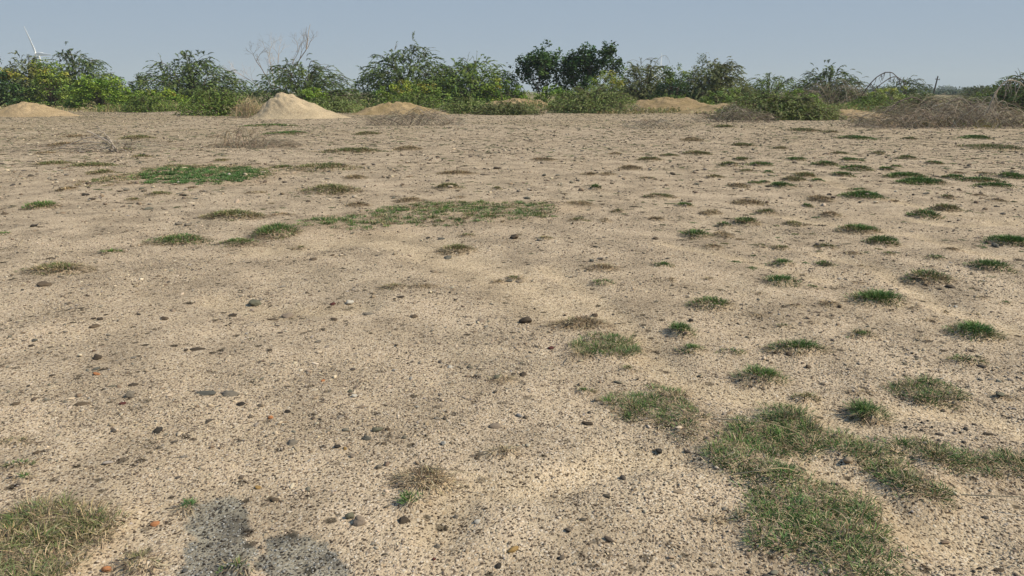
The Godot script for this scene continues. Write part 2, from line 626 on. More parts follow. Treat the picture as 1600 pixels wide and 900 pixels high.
func mat_of_grass(called: String, outline: PackedVector2Array, tall: float, look: String, dead: float, thin: float, label: String, category := "grass mat") -> void:
	# a larger mat of grass: blades inside an outline with a ragged edge and worn gaps
	var lo := outline[0]
	var hi := outline[0]
	for p in outline:
		lo = lo.min(p)
		hi = hi.max(p)
	var mid := (lo + hi) / 2.0
	var away := mid.length()
	var o := thing(called, label, category, Vector3(mid.x, 0, mid.y))
	var green := Shape.new()
	var dry := Shape.new()
	var width := maxf(0.0034, away * 0.00085)
	var size := hi - lo
	var each := 30
	var n := int(minf(size.x * size.y / (width * 0.014) * thin * 2.5, 52000) / each)
	var cols := greens_of(look)
	var lump := 3.0 / maxf(0.25, minf(size.x, size.y))
	for i in n:
		var p := Vector2(rr(lo.x, hi.x), rr(lo.y, hi.y))
		var w := Vector2(fine.get_noise_2d(p.x * lump * 5.0, p.y * lump * 5.0), fine.get_noise_2d(p.x * lump * 5.0 + 99.0, p.y * lump * 5.0)) * 0.16 * minf(size.x, size.y)
		if not Geometry2D.is_point_in_polygon(p + w, outline):
			continue
		var f := fine.get_noise_2d(p.x * lump * 4.0 + 31.0, p.y * lump * 4.0)
		var bare := f < -0.14 and rng.randf() < 0.85
		var straw := rng.randf() < dead * 0.6 + maxf(0.0, -f) * 0.4
		var spread := rr(0.022, 0.05) * (1.0 + away * 0.05)
		var lift := tall * (0.85 + f * 0.9) * rr(0.55, 1.3)
		var tone := vary(pick(cols), 0.28)
		for k in (6 if bare else each):
			var b := rr(0, TAU)
			var u := sqrt(rng.randf())
			var x := p.x + cos(b) * u * spread
			var z := p.y + sin(b) * u * spread
			var y := height(x, z) if k % 4 == 0 else height(p.x, p.y)
			if bare or rng.randf() < dead * 0.25:
				strand(dry, x - mid.x, z - mid.y, y, rr(0.5, 1.5) * tall, width, rr(0, TAU), vary(pick(STRAWS), 0.3))
			elif straw or rng.randf() < dead * 0.3:
				sprout(dry, x - mid.x, z - mid.y, y, lift * rr(0.5, 1.1), width, Vector2(cos(b), sin(b)) * u, vary(pick(STRAWS), 0.2))
			else:
				sprout(green, x - mid.x, z - mid.y, y, lift * (1.0 - 0.35 * u) * rr(0.55, 1.15), width, Vector2(cos(b), sin(b)) * u * 1.4, vary(tone, 0.22))
	shaped("blades", green, grass_mat, o)
	shaped("dry_stems", dry, grass_mat, o)

func stalk(x: float, z: float, along: Vector3, label: String) -> void:
	var s := Shape.new()
	var pts := PackedVector3Array()
	for k in 7:
		var t := k / 6.0
		pts.append(along * t + Vector3(0, 0.05 * sin(t * PI), 0.04 * sin(t * 4.0)))
	s.tube(pts, 0.003, 0.0012, 4, Color(0.45, 0.36, 0.22))
	var o := shaped("dead_stalk", s, grass_mat, self)
	o.position = Vector3(x, height(x, z) + 0.012, z)
	tag(o, label, "stalk")


# ---- scrub and trees -------------------------------------------------------------------------------------------------

func bez(a: Vector3, b: Vector3, c: Vector3, t: float) -> Vector3:
	return a.lerp(b, t).lerp(b.lerp(c, t), t)

const BARK := Color(0.13, 0.105, 0.08)

func thorn_branch(leaves: Shape, wood: Shape, p0: Vector3, dir: Vector3, long: float, droop: float, n: int, size: float, cols: Array) -> void:
	# a slender arching twig with feathery leaf sprays on both sides
	var side := dir.cross(Vector3.UP).normalized()
	var pts := PackedVector3Array()
	for k in 4:
		var s := k / 3.0
		pts.append(p0 + dir * long * s + Vector3.DOWN * droop * long * s * s)
	wood.tube(pts, 0.018, 0.009, 3, BARK)
	var tone := vary(pick(cols), 0.2)
	for k in n:
		var s := rr(0.1, 1.0)
		var p := p0 + dir * long * s + Vector3.DOWN * droop * long * s * s
		var tan_ := (dir + Vector3.DOWN * droop * 2.0 * s).normalized()
		var out := (tan_ * 0.9 + side * (0.55 if k % 2 else -0.55) + Vector3(0, rr(-0.4, 0.2), 0) + vr(0.2)).normalized() * size * rr(0.6, 1.4)
		var across := out.cross(Vector3(rr(-1, 1), 1.2, rr(-1, 1))).normalized() * size * rr(0.08, 0.16)
		leaves.leaf(p, out, across, vary(tone, 0.16))

func thorn_tree(called: String, x: float, z: float, w: float, d: float, h: float, cols: Array, fullness: float, whips: int, wind: float, label: String, group := "", skirt := 0.16) -> Node3D:
	var o := thing(called, label, "thorn tree" if h > 2.6 else "bush", Vector3(x, height(x, z), z), group)
	var leaves := Shape.new()
	var wood := Shape.new()
	var low := h < 2.6
	var spray := clampf(h * 0.042, 0.10, 0.24)
	var reach := maxf(h, w * 0.34) if low else h
	var mains := int((64 if low else 52) * fullness)
	for i in mains:
		var az := rr(0, TAU)
		var u := sqrt(rr(0.02, 1.0))
		var top := (1.0 - (1.0 - skirt) * pow(u, 2.4)) * (0.32 + 0.68 * pow(rng.randf(), 0.55))
		var tip := Vector3(cos(az) * u * w * 0.5, h * top, sin(az) * u * d * 0.5)
		var foot := Vector3(rr(-0.06, 0.06) * w, -0.1, rr(-0.06, 0.06) * d)
		var knee := Vector3(tip.x * 0.42, tip.y * rr(0.75, 1.05) + h * 0.06, tip.z * 0.42)
		var pts := PackedVector3Array()
		for k in 7:
			pts.append(bez(foot, knee, tip, k / 6.0))
		wood.tube(pts, 0.012 * h, 0.018, 4, vary(BARK, 0.2))
		for k in 11:
			var t := rr(0.25, 1.0)
			var p := bez(foot, knee, tip, t)
			var dir := (bez(foot, knee, tip, minf(t + 0.1, 1.1)) - p).normalized()
			dir = (dir * 0.8 + Vector3(cos(az), 0, sin(az)) * 0.5 + vr(0.6) + Vector3(wind * 0.3, 0.10, 0)).normalized()
			thorn_branch(leaves, wood, p, dir, reach * rr(0.10, 0.25), rr(0.2, 0.7) if not low else rr(0.1, 0.35), 38, spray, cols)
	for i in int(4600 * fullness):   # inner foliage
		var az := rr(0, TAU)
		var u := sqrt(rng.randf()) * 0.9
		var p := Vector3(cos(az) * u * w * 0.5, h * 0.85 * pow(rng.randf(), 1.3) * (1.0 - 0.75 * pow(u, 2.4)), sin(az) * u * d * 0.5)
		var out := Vector3(rr(-1, 1), rr(-0.6, 0.4), rr(-1, 1)).normalized() * spray * rr(0.8, 1.7)
		leaves.leaf(p, out, out.cross(vr(1.0)).normalized() * spray * rr(0.2, 0.34), vary(pick(cols), 0.2))
	for i in int((150 + 9.0 * w) * fullness):   # twig ends that round the crown off
		var az := rr(0, TAU)
		var u := pow(rng.randf(), 0.6)
		var lump := 0.9 + 0.5 * fine.get_noise_3d(cos(az) * u * 2.2 + x, u * 2.0, sin(az) * u * 2.2 + z)
		var dome := (1.0 - (1.0 - skirt * 0.5) * pow(u, 2.6)) * lump
		var p := Vector3(cos(az) * u * w * 0.47, h * dome * rr(0.8, 0.96), sin(az) * u * d * 0.47)
		var dir := (Vector3(cos(az) * u * 1.3, 0.45 - 0.5 * u, sin(az) * u * 1.3) + vr(0.45) + Vector3(wind * 0.3, 0, 0)).normalized()
		thorn_branch(leaves, wood, p, dir, reach * rr(0.08, 0.17), rr(0.2, 0.6), 38, spray, cols)
	for i in whips:                 # long shoots that stand out of the crown
		var az := rr(0, TAU)
		var u := rr(0.0, 0.55)
		var p := Vector3(cos(az) * u * w * 0.5, h * 0.86 * (1.0 - 0.6 * u * u), sin(az) * u * d * 0.4)
		var dir := Vector3(rr(-0.5, 0.5) + wind * 0.7, rr(0.5, 1.0), rr(-0.3, 0.3)).normalized()
		thorn_branch(leaves, wood, p, dir, h * rr(0.16, 0.3), rr(0.25, 0.55), 16, spray * 0.7, cols)
	shaped("trunk", wood, wood_mat, o)
	shaped("crown", leaves, leaf_mat, o)
	return o

func leafy_bush(called: String, x: float, z: float, w: float, d: float, h: float, cols: Array, tips: Array, clumps: int, leaf: float, label: String, category := "bush", group := "") -> Node3D:
	# a rounded bush or creeper-covered mound: many clumps of small broad leaves
	var o := thing(called, label, category, Vector3(x, height(x, z), z), group)
	var leaves := Shape.new()
	var wood := Shape.new()
	for i in clumps:
		var az := rr(0, TAU)
		var e := asin(rr(0.0, 1.0))
		var lump := 1.0 + 0.35 * fine.get_noise_3d(cos(az) * 5.0 + x, e * 5.0, sin(az) * 5.0 + z)
		var shell := rr(0.55, 1.0) if i % 3 == 0 else rr(0.86, 1.0)
		var m := Vector3(cos(az) * cos(e) * w * 0.5, sin(e) * h * 0.93, sin(az) * cos(e) * d * 0.5) * lump * shell
		m.y = maxf(m.y, 0.05)
		if i % 5 == 0:
			var pts := PackedVector3Array()
			for k in 5:
				pts.append(bez(Vector3(m.x * 0.15, -0.1, m.z * 0.15), Vector3(m.x * 0.3, m.y * 0.8, m.z * 0.3), m, k / 4.0))
			wood.tube(pts, 0.012 * h, 0.012, 4, vary(BARK, 0.2))
		var tone := vary(pick(tips) if m.y > h * 0.55 and rng.randf() < 0.55 else pick(cols), 0.22)
		var size := rr(0.22, 0.42) * (0.5 + h * 0.16)
		for k in 34:
			var p := m + vr(1.0).normalized() * size * pow(rng.randf(), 0.45) * Vector3(1.15, 0.75, 1.15)
			var along := Vector3(rr(-1, 1), rr(-0.7, 0.35), rr(-1, 1)).normalized() * leaf * rr(0.7, 1.3)
			leaves.round_leaf(p, along, along.cross(Vector3(rr(-0.6, 0.6), 1, rr(-0.6, 0.6))).normalized() * leaf * 0.3, vary(tone, 0.15))
	shaped("stems", wood, wood_mat, o)
	shaped("foliage", leaves, leaf_mat, o)
	return o

func fork(wood: Shape, tips: Array, p: Vector3, dir: Vector3, long: float, r: float, level: int, spread: float, col: Color) -> void:
	var pts := PackedVector3Array([p])
	var q := p
	var d := dir
	for k in 4:
		d = (d + vr(0.16) + Vector3(0, 0.04, 0)).normalized()
		q += d * long * 0.25
		pts.append(q)
	wood.tube(pts, r, r * 0.62, 5 if level > 1 else 3, col)
	tips.append(q)
	if level == 0:
		return
	for k in 2 + rng.randi() % 2:
		fork(wood, tips, pts[4 - k % 2], (d + vr(spread)).normalized(), long * rr(0.6, 0.88), r * 0.6, level - 1, spread, col)

func round_leaved_tree(x: float, z: float, w: float, h: float, cols: Array, label: String) -> void:
	var o := thing("broadleaf_tree", label, "tree", Vector3(x, height(x, z), z))
	var wood := Shape.new()
	var leaves := Shape.new()
	var tips := []
	for k in 7:
		var a := TAU * k / 7.0 + rr(-0.4, 0.4)
		fork(wood, tips, Vector3(rr(-0.4, 0.4), -0.1, rr(-0.3, 0.3)), Vector3(cos(a) * 0.55, 1.0, sin(a) * 0.45).normalized(), h * 0.34, 0.011 * h, 3, 0.75, vary(BARK, 0.15))
	var lo := Vector3.INF
	var hi := -Vector3.INF
	for t in tips:
		lo = lo.min(t)
		hi = hi.max(t)
	var fit := Vector3(w / maxf(hi.x - lo.x, 0.1), h / hi.y, w * 0.8 / maxf(hi.z - lo.z, 0.1))
	var mid := (lo + hi) / 2.0
	for i in wood.v.size():
		var p := wood.v[i]
		var k := clampf(p.y / 1.0, 0.0, 1.0)
		wood.v[i] = Vector3((p.x - mid.x * k) * lerpf(1.0, fit.x, k), p.y * fit.y, (p.z - mid.z * k) * lerpf(1.0, fit.z, k))
	for t in tips:
		var c := Vector3((t.x - mid.x) * fit.x, t.y * fit.y, (t.z - mid.z) * fit.z)
		if c.y < h * 0.22:
			continue
		var tone := vary(pick(cols), 0.25)
		for j in 3:
			var m := c + vr(0.45)
			for k in 11:
				var p := m + vr(1.0).normalized() * rr(0.05, 0.36)
				var along := Vector3(rr(-1, 1), rr(-0.7, 0.5), rr(-1, 1)).normalized() * rr(0.16, 0.27)
				leaves.round_leaf(p, along, along.cross(Vector3(rr(-0.8, 0.8), 1, rr(-0.8, 0.8))).normalized() * 0.085, vary(tone, 0.15))
	shaped("trunk", wood, wood_mat, o)
	shaped("crown", leaves, leaf_mat, o)

func dead_tree(x: float, z: float, w: float, h: float, label: String) -> void:
	var o := thing("dead_tree", label, "dead tree", Vector3(x, height(x, z), z))
	var trunk := Shape.new()
	var limbs := Shape.new()
	var pale := Color(0.50, 0.43, 0.37)
	var dark := Color(0.20, 0.165, 0.14)
	# the leaning main stems, then the limbs that fork off them: [foot, tip, thickness, tone]
	var stems := [[Vector3(0.5, 0, 0), Vector3(0.46 * w, h * 0.70, 0.2), 0.09, dark], [Vector3(0.4, 0, 0.2), Vector3(0.33 * w, h * 0.66, 0.0), 0.07, pale], [Vector3(0.1, 0, 0), Vector3(-0.22 * w, h * 0.56, 0.4), 0.08, dark], [Vector3(0, 0, 0.2), Vector3(-0.08 * w, h * 0.62, -0.5), 0.06, pale], [Vector3(0.2, 0, -0.2), Vector3(0.10 * w, h * 0.64, 0.6), 0.06, pale], [Vector3(-0.1, 0, 0), Vector3(-0.46 * w, h * 0.40, 0.1), 0.06, pale]]
	for s in stems:
		var a: Vector3 = s[0]
		var b: Vector3 = s[1]
		var pts := PackedVector3Array()
		for k in 6:
			pts.append(bez(a, Vector3(lerpf(a.x, b.x, 0.3), b.y * 0.6, b.z * 0.5), b, k / 5.0) + vr(0.05))
		trunk.tube(pts, s[2] * 0.8, s[2] * 0.42, 5, s[3])
		var tips := []
		for k in 4:
			var p := pts[5 - k % 3]
			var d := Vector3((b.x - a.x) * 0.12 + rr(-0.5, 0.5), rr(0.5, 1.1), rr(-0.4, 0.4)).normalized()
			if b.x < -0.3 * w:
				d = Vector3(-rr(0.5, 1.0), rr(0.0, 0.6), rr(-0.3, 0.3)).normalized()
			fork(limbs, tips, p, d, h * rr(0.07, 0.12), s[2] * 0.34, 4, 0.7, vary(s[3], 0.15))
	# the one tall leader
	var top := Vector3(0.46 * w, h * 0.70, 0.2)
	limbs.tube(PackedVector3Array([top, top + Vector3(0.2, h * 0.1, 0), top + Vector3(0.35, h * 0.2, 0.1), top + Vector3(0.6, h * 0.3, 0.1)]), 0.055, 0.02, 4, pale)
	limbs.tube(PackedVector3Array([top + Vector3(0.2, h * 0.1, 0), top + Vector3(0.1, h * 0.2, 0.1), top + Vector3(0.25, h * 0.27, 0.1)]), 0.035, 0.015, 3, dark)
	shaped("trunk", trunk, wood_mat, o)
	shaped("branches", limbs, wood_mat, o)

func dry_brush(called: String, x: float, z: float, w: float, d: float, h: float, stems: int, thick: float, cols: Array, lying: float, label: String, category := "dry brush") -> Node3D:
	# a heap of dead arching twigs; lying: 0 stands up, 1 lies along the ground
	var o := thing(called, label, category, Vector3(x, height(x, z), z))
	var bows := Shape.new()
	var twigs := Shape.new()
	for i in stems:
		var a := Vector3(rr(-0.5, 0.5) * w, -0.02, rr(-0.5, 0.5) * d)
		var reach := rr(0.12, 0.45) * w * (1.0 if rng.randf() < 0.5 else -1.0)
		var b := Vector3(clampf(a.x + reach, -0.56 * w, 0.56 * w), rr(0.0, 0.5) * h * (1.0 - lying * 0.6), clampf(a.z + rr(-0.5, 0.5) * d, -0.5 * d, 0.5 * d))
		var dome := 1.0 - 0.8 * pow(absf((a.x + b.x) / w), 2.0)
		var k := Vector3((a.x + b.x) * 0.5, h * rr(0.5, 1.75) * maxf(dome, 0.15), (a.z + b.z) * 0.5)
		var pts := PackedVector3Array()
		for j in 7:
			pts.append(bez(a, k, b, j / 6.0) + vr(thick * 0.8))
		var col := vary(pick(cols), 0.3)
		var stout := thick * (rr(1.4, 2.0) if rng.randf() < 0.04 else rr(0.5, 1.1))
		bows.tube(pts, stout, stout * 0.4, 4, col)
		for j in 5:
			var p := pts[2 + rng.randi() % 5]
			var q := p + Vector3(rr(-1, 1), rr(-0.9, 0.5), rr(-1, 1)).normalized() * rr(0.15, 0.45) * maxf(h, 0.4)
			q.y = maxf(q.y, 0.0)
			twigs.tube(PackedVector3Array([p, p.lerp(q, 0.5) + vr(0.04), q]), thick * 0.45, thick * 0.2, 3, vary(col, 0.15))
	shaped("boughs", bows, wood_mat, o)
	shaped("twigs", twigs, wood_mat, o)
	return o

func arch(o: Node3D, a: Vector3, top: Vector3, b: Vector3, r: float, col: Color, hang: int, fall: float) -> void:
	# one bent bough with twigs that hang from it
	var s := Shape.new()
	var pts := PackedVector3Array()
	for k in 13:
		var t := k / 12.0
		pts.append(bez(a, top * 2.0 - (a + b) * 0.5, b, t) + vr(r * 0.7))
	s.tube(pts, r, r * 0.55, 6, col)
	for k in hang:
		var p := pts[2 + rng.randi() % 10]
		var q := p + Vector3(rr(-0.4, 0.4), -rr(0.4, 1.0) * fall, rr(-0.3, 0.3))
		s.tube(PackedVector3Array([p, p.lerp(q, 0.4) + vr(0.08 * fall), p.lerp(q, 0.75) + vr(0.08 * fall), q]), r * 0.45, r * 0.2, 4, vary(col, 0.2))
	shaped("arched_bough", s, wood_mat, o)

func heap(called: String, x: float, z: float, w: float, d: float, h: float, tint: Color, lean: float, lumps: float, label: String) -> void:
	# a dumped heap of sand: a rounded cone with gullies
	var st := SurfaceTool.new()
	st.begin(Mesh.PRIMITIVE_TRIANGLES)
	var around := 96
	var rings := 34
	for k in rings + 1:
		var u := float(k) / rings
		for i in around:
			var a := TAU * i / around
			var edge := 1.0 + 0.16 * broad.get_noise_2d(cos(a) * 60.0 + x * 9.0, sin(a) * 60.0 + z * 9.0)
			var p := Vector3(cos(a) * u * w * 0.5 * edge, 0, sin(a) * u * d * 0.5 * edge)
			var prof := (1.0 - u) * 0.22 + 0.78 * (0.5 + 0.5 * cos(u * PI))
			prof = pow(prof, 1.0 - lumps * 0.5)
			p.y = h * prof * (1.0 + 0.14 * fine.get_noise_2d(p.x * 1.5 + x, p.z * 1.5 + z) + lumps * 1.1 * broad.get_noise_2d(p.x * 26.0 + x, p.z * 26.0 + z)) + 0.05 * fine.get_noise_2d(p.x * 2.4, p.z * 2.4) - 0.05 * u
			p.x += lean * w * 0.5 * prof
			st.set_color((tint * (0.90 + 0.16 * fine.get_noise_2d(p.x * 0.9 + 50.0, p.z * 0.9))).lerp(Color(0.42, 0.40, 0.28), clampf(lumps * (0.35 + 1.6 * fine.get_noise_2d(p.x * 0.7 + 9.0, p.z * 0.7)), 0.0, 0.75)))
			st.add_vertex(p)
	for k in rings:
		for i in around:
			var p := k * around + i
			var q := k * around + (i + 1) % around
			for n in [p, q, p + around, q, q + around, p + around]:
				st.add_index(n)
	st.generate_normals()
	var o := part(called, st.commit(), heap_mat, self)
	o.position = Vector3(x, height(x, z), z)
	tag(o, label, "sand heap")

func verge(called: String, label: String, spots: Array) -> void:
	# low herbs and dry grass that nobody could count: [x, z, half width, half depth, height, how many, colours]
	var s := Shape.new()
	for t in spots:
		for i in int(t[5]):
			var x: float = t[0] + rr(-1, 1) * t[2]
			var z: float = t[1] + rr(-1, 1) * t[3]
			if fine.get_noise_2d(x * 0.22, z * 0.3) < -0.06:
				continue
			var tall: float = t[4] * rr(0.4, 1.1) * (1.0 + fine.get_noise_2d(x * 1.2, z * 1.2))
			var col := vary(pick(t[6]), 0.25)
			var p := Vector3(x, height(x, z), z)
			var up := Vector3(rr(-0.5, 0.5), 1.0, rr(-0.5, 0.5)).normalized() * tall
			var a := rr(0, TAU)
			s.blade(p, Vector3(cos(a), 0, sin(a)) * rr(0.012, 0.035), p + up * 0.6, p + up + Vector3(up.x, -tall * 0.1, up.z) * 0.6, col)
			if rng.randf() < 0.5:
				var l := Vector3(rr(-1, 1), rr(-0.4, 0.6), rr(-1, 1)).normalized() * rr(0.12, 0.26)
				s.leaf(p + up * rr(0.4, 1.0), l, l.cross(vr(1.0)).normalized() * 0.06, col)
	var o := shaped(called, s, leaf_mat, self)
	tag(o, label, "", "", "stuff")


# ---- things beyond the plain -----------------------------------------------------------------------------------------

func turbine(x: float, z: float, hub: float, blade: float, first: float, yaw: float, scale_by: float, label: String) -> void:
	var white_paint := StandardMaterial3D.new()
	white_paint.albedo_color = Color(0.93, 0.93, 0.92)
	white_paint.roughness = 0.4
	var o := thing("wind_turbine", label, "wind turbine", Vector3(x, 0, z))
	o.rotation.y = yaw
	o.scale = Vector3.ONE * scale_by
	var tower := CylinderMesh.new()
	tower.bottom_radius = 2.1
	tower.top_radius = 1.3
	tower.height = hub - 1.0
	tower.radial_segments = 32
	part("tower", tower, white_paint, o).position.y = (hub - 1.0) / 2.0
	var nac := CapsuleMesh.new()
	nac.radius = 2.9
	nac.height = 15.0
	var nacelle := part("nacelle", nac, white_paint, o)
	nacelle.rotation.x = PI / 2
	nacelle.position = Vector3(0, hub, -2.0)
	var nose := SphereMesh.new()
	nose.radius = 2.6
	nose.height = 5.2
	var spinner := part("hub", nose, white_paint, o)
	spinner.position = Vector3(0, hub, 6.2)
	spinner.scale.z = 1.25
	for k in 3:
		var a := first + TAU * k / 3.0
		var s := SurfaceTool.new()
		s.begin(Mesh.PRIMITIVE_TRIANGLES)
		var n := 14
		for i in n + 1:
			var t := float(i) / n
			var chord := lerpf(4.6, 2.2, t) * (1.0 + 1.1 * smoothstep(0.02, 0.2, t) * (1.0 - t))
			var thick := lerpf(3.0, 0.7, pow(t, 0.4))
			for j in 8:
				var b := TAU * j / 8.0
				s.add_vertex(Vector3(cos(b) * chord * 0.5, t * blade, sin(b) * thick * 0.5 + 1.2 * t * t))
		for i in n:
			for j in 8:
				var p := i * 8 + j
				var q := i * 8 + (j + 1) % 8
				for w in [p, p + 8, q, q, p + 8, q + 8]:
					s.add_index(w)
		s.generate_normals()
		var b_ := part("blade", s.commit(), white_paint, o)
		b_.position = Vector3(0, hub, 6.2)
		b_.rotation.z = a - PI / 2

func pole(x: float, z: float, tall: float, lean: float, label: String) -> void:
	var o := thing("utility_pole", label, "utility pole", Vector3(x, height(x, z) - 0.1, z))
	o.rotation.z = -lean
	var post := Shape.new()
	post.tube(PackedVector3Array([Vector3.ZERO, Vector3(0, tall * 0.5, 0), Vector3(0, tall, 0)]), 0.16, 0.11, 8, Color(0.09, 0.08, 0.075))
	shaped("post", post, wood_mat, o)
	var bar := BoxMesh.new()
	bar.size = Vector3(0.8, 0.09, 0.09)
	var c := part("crossarm", bar, stone_mats["dark_brown"], o)
	c.position = Vector3(0, tall * 0.86, 0.15)
	for k in [-1, 1]:
		var pin := CylinderMesh.new()
		pin.top_radius = 0.03
		pin.bottom_radius = 0.05
		pin.height = 0.16
		part("insulator", pin, stone_mats["grey"], o).position = Vector3(0.33 * k, tall * 0.86 + 0.125, 0.15)

func far_trees(called: String, x: float, z: float, w: float, d: float, h: float, clumps: int, label: String) -> void:
	var s := Shape.new()
	for i in clumps:
		var cx := rr(-0.5, 0.5) * w
		var ch := h * clampf(0.62 + 0.9 * fine.get_noise_2d(cx * 0.05 + x, z), 0.25, 1.1)
		var m := Vector3(cx, 0, rr(-0.5, 0.5) * d)
		for k in 40:
			var p := m + Vector3(rr(-1, 1) * h * 0.7, ch * rr(0.0, 1.0), rr(-1, 1) * h * 0.7) * rr(0.6, 1.0)
			var along := vr(1.0).normalized() * h * 0.22
			s.round_leaf(p, along, along.cross(vr(1.0)).normalized() * h * 0.08, vary(Color(0.07, 0.10, 0.05), 0.3))
	var o := shaped(called, s, leaf_mat, self)
	o.position = Vector3(x, 0, z)
	tag(o, label, "", "", "stuff")



# ---- where things are: metres from the camera's foot, x to the right, z towards the viewer ---------------------------------

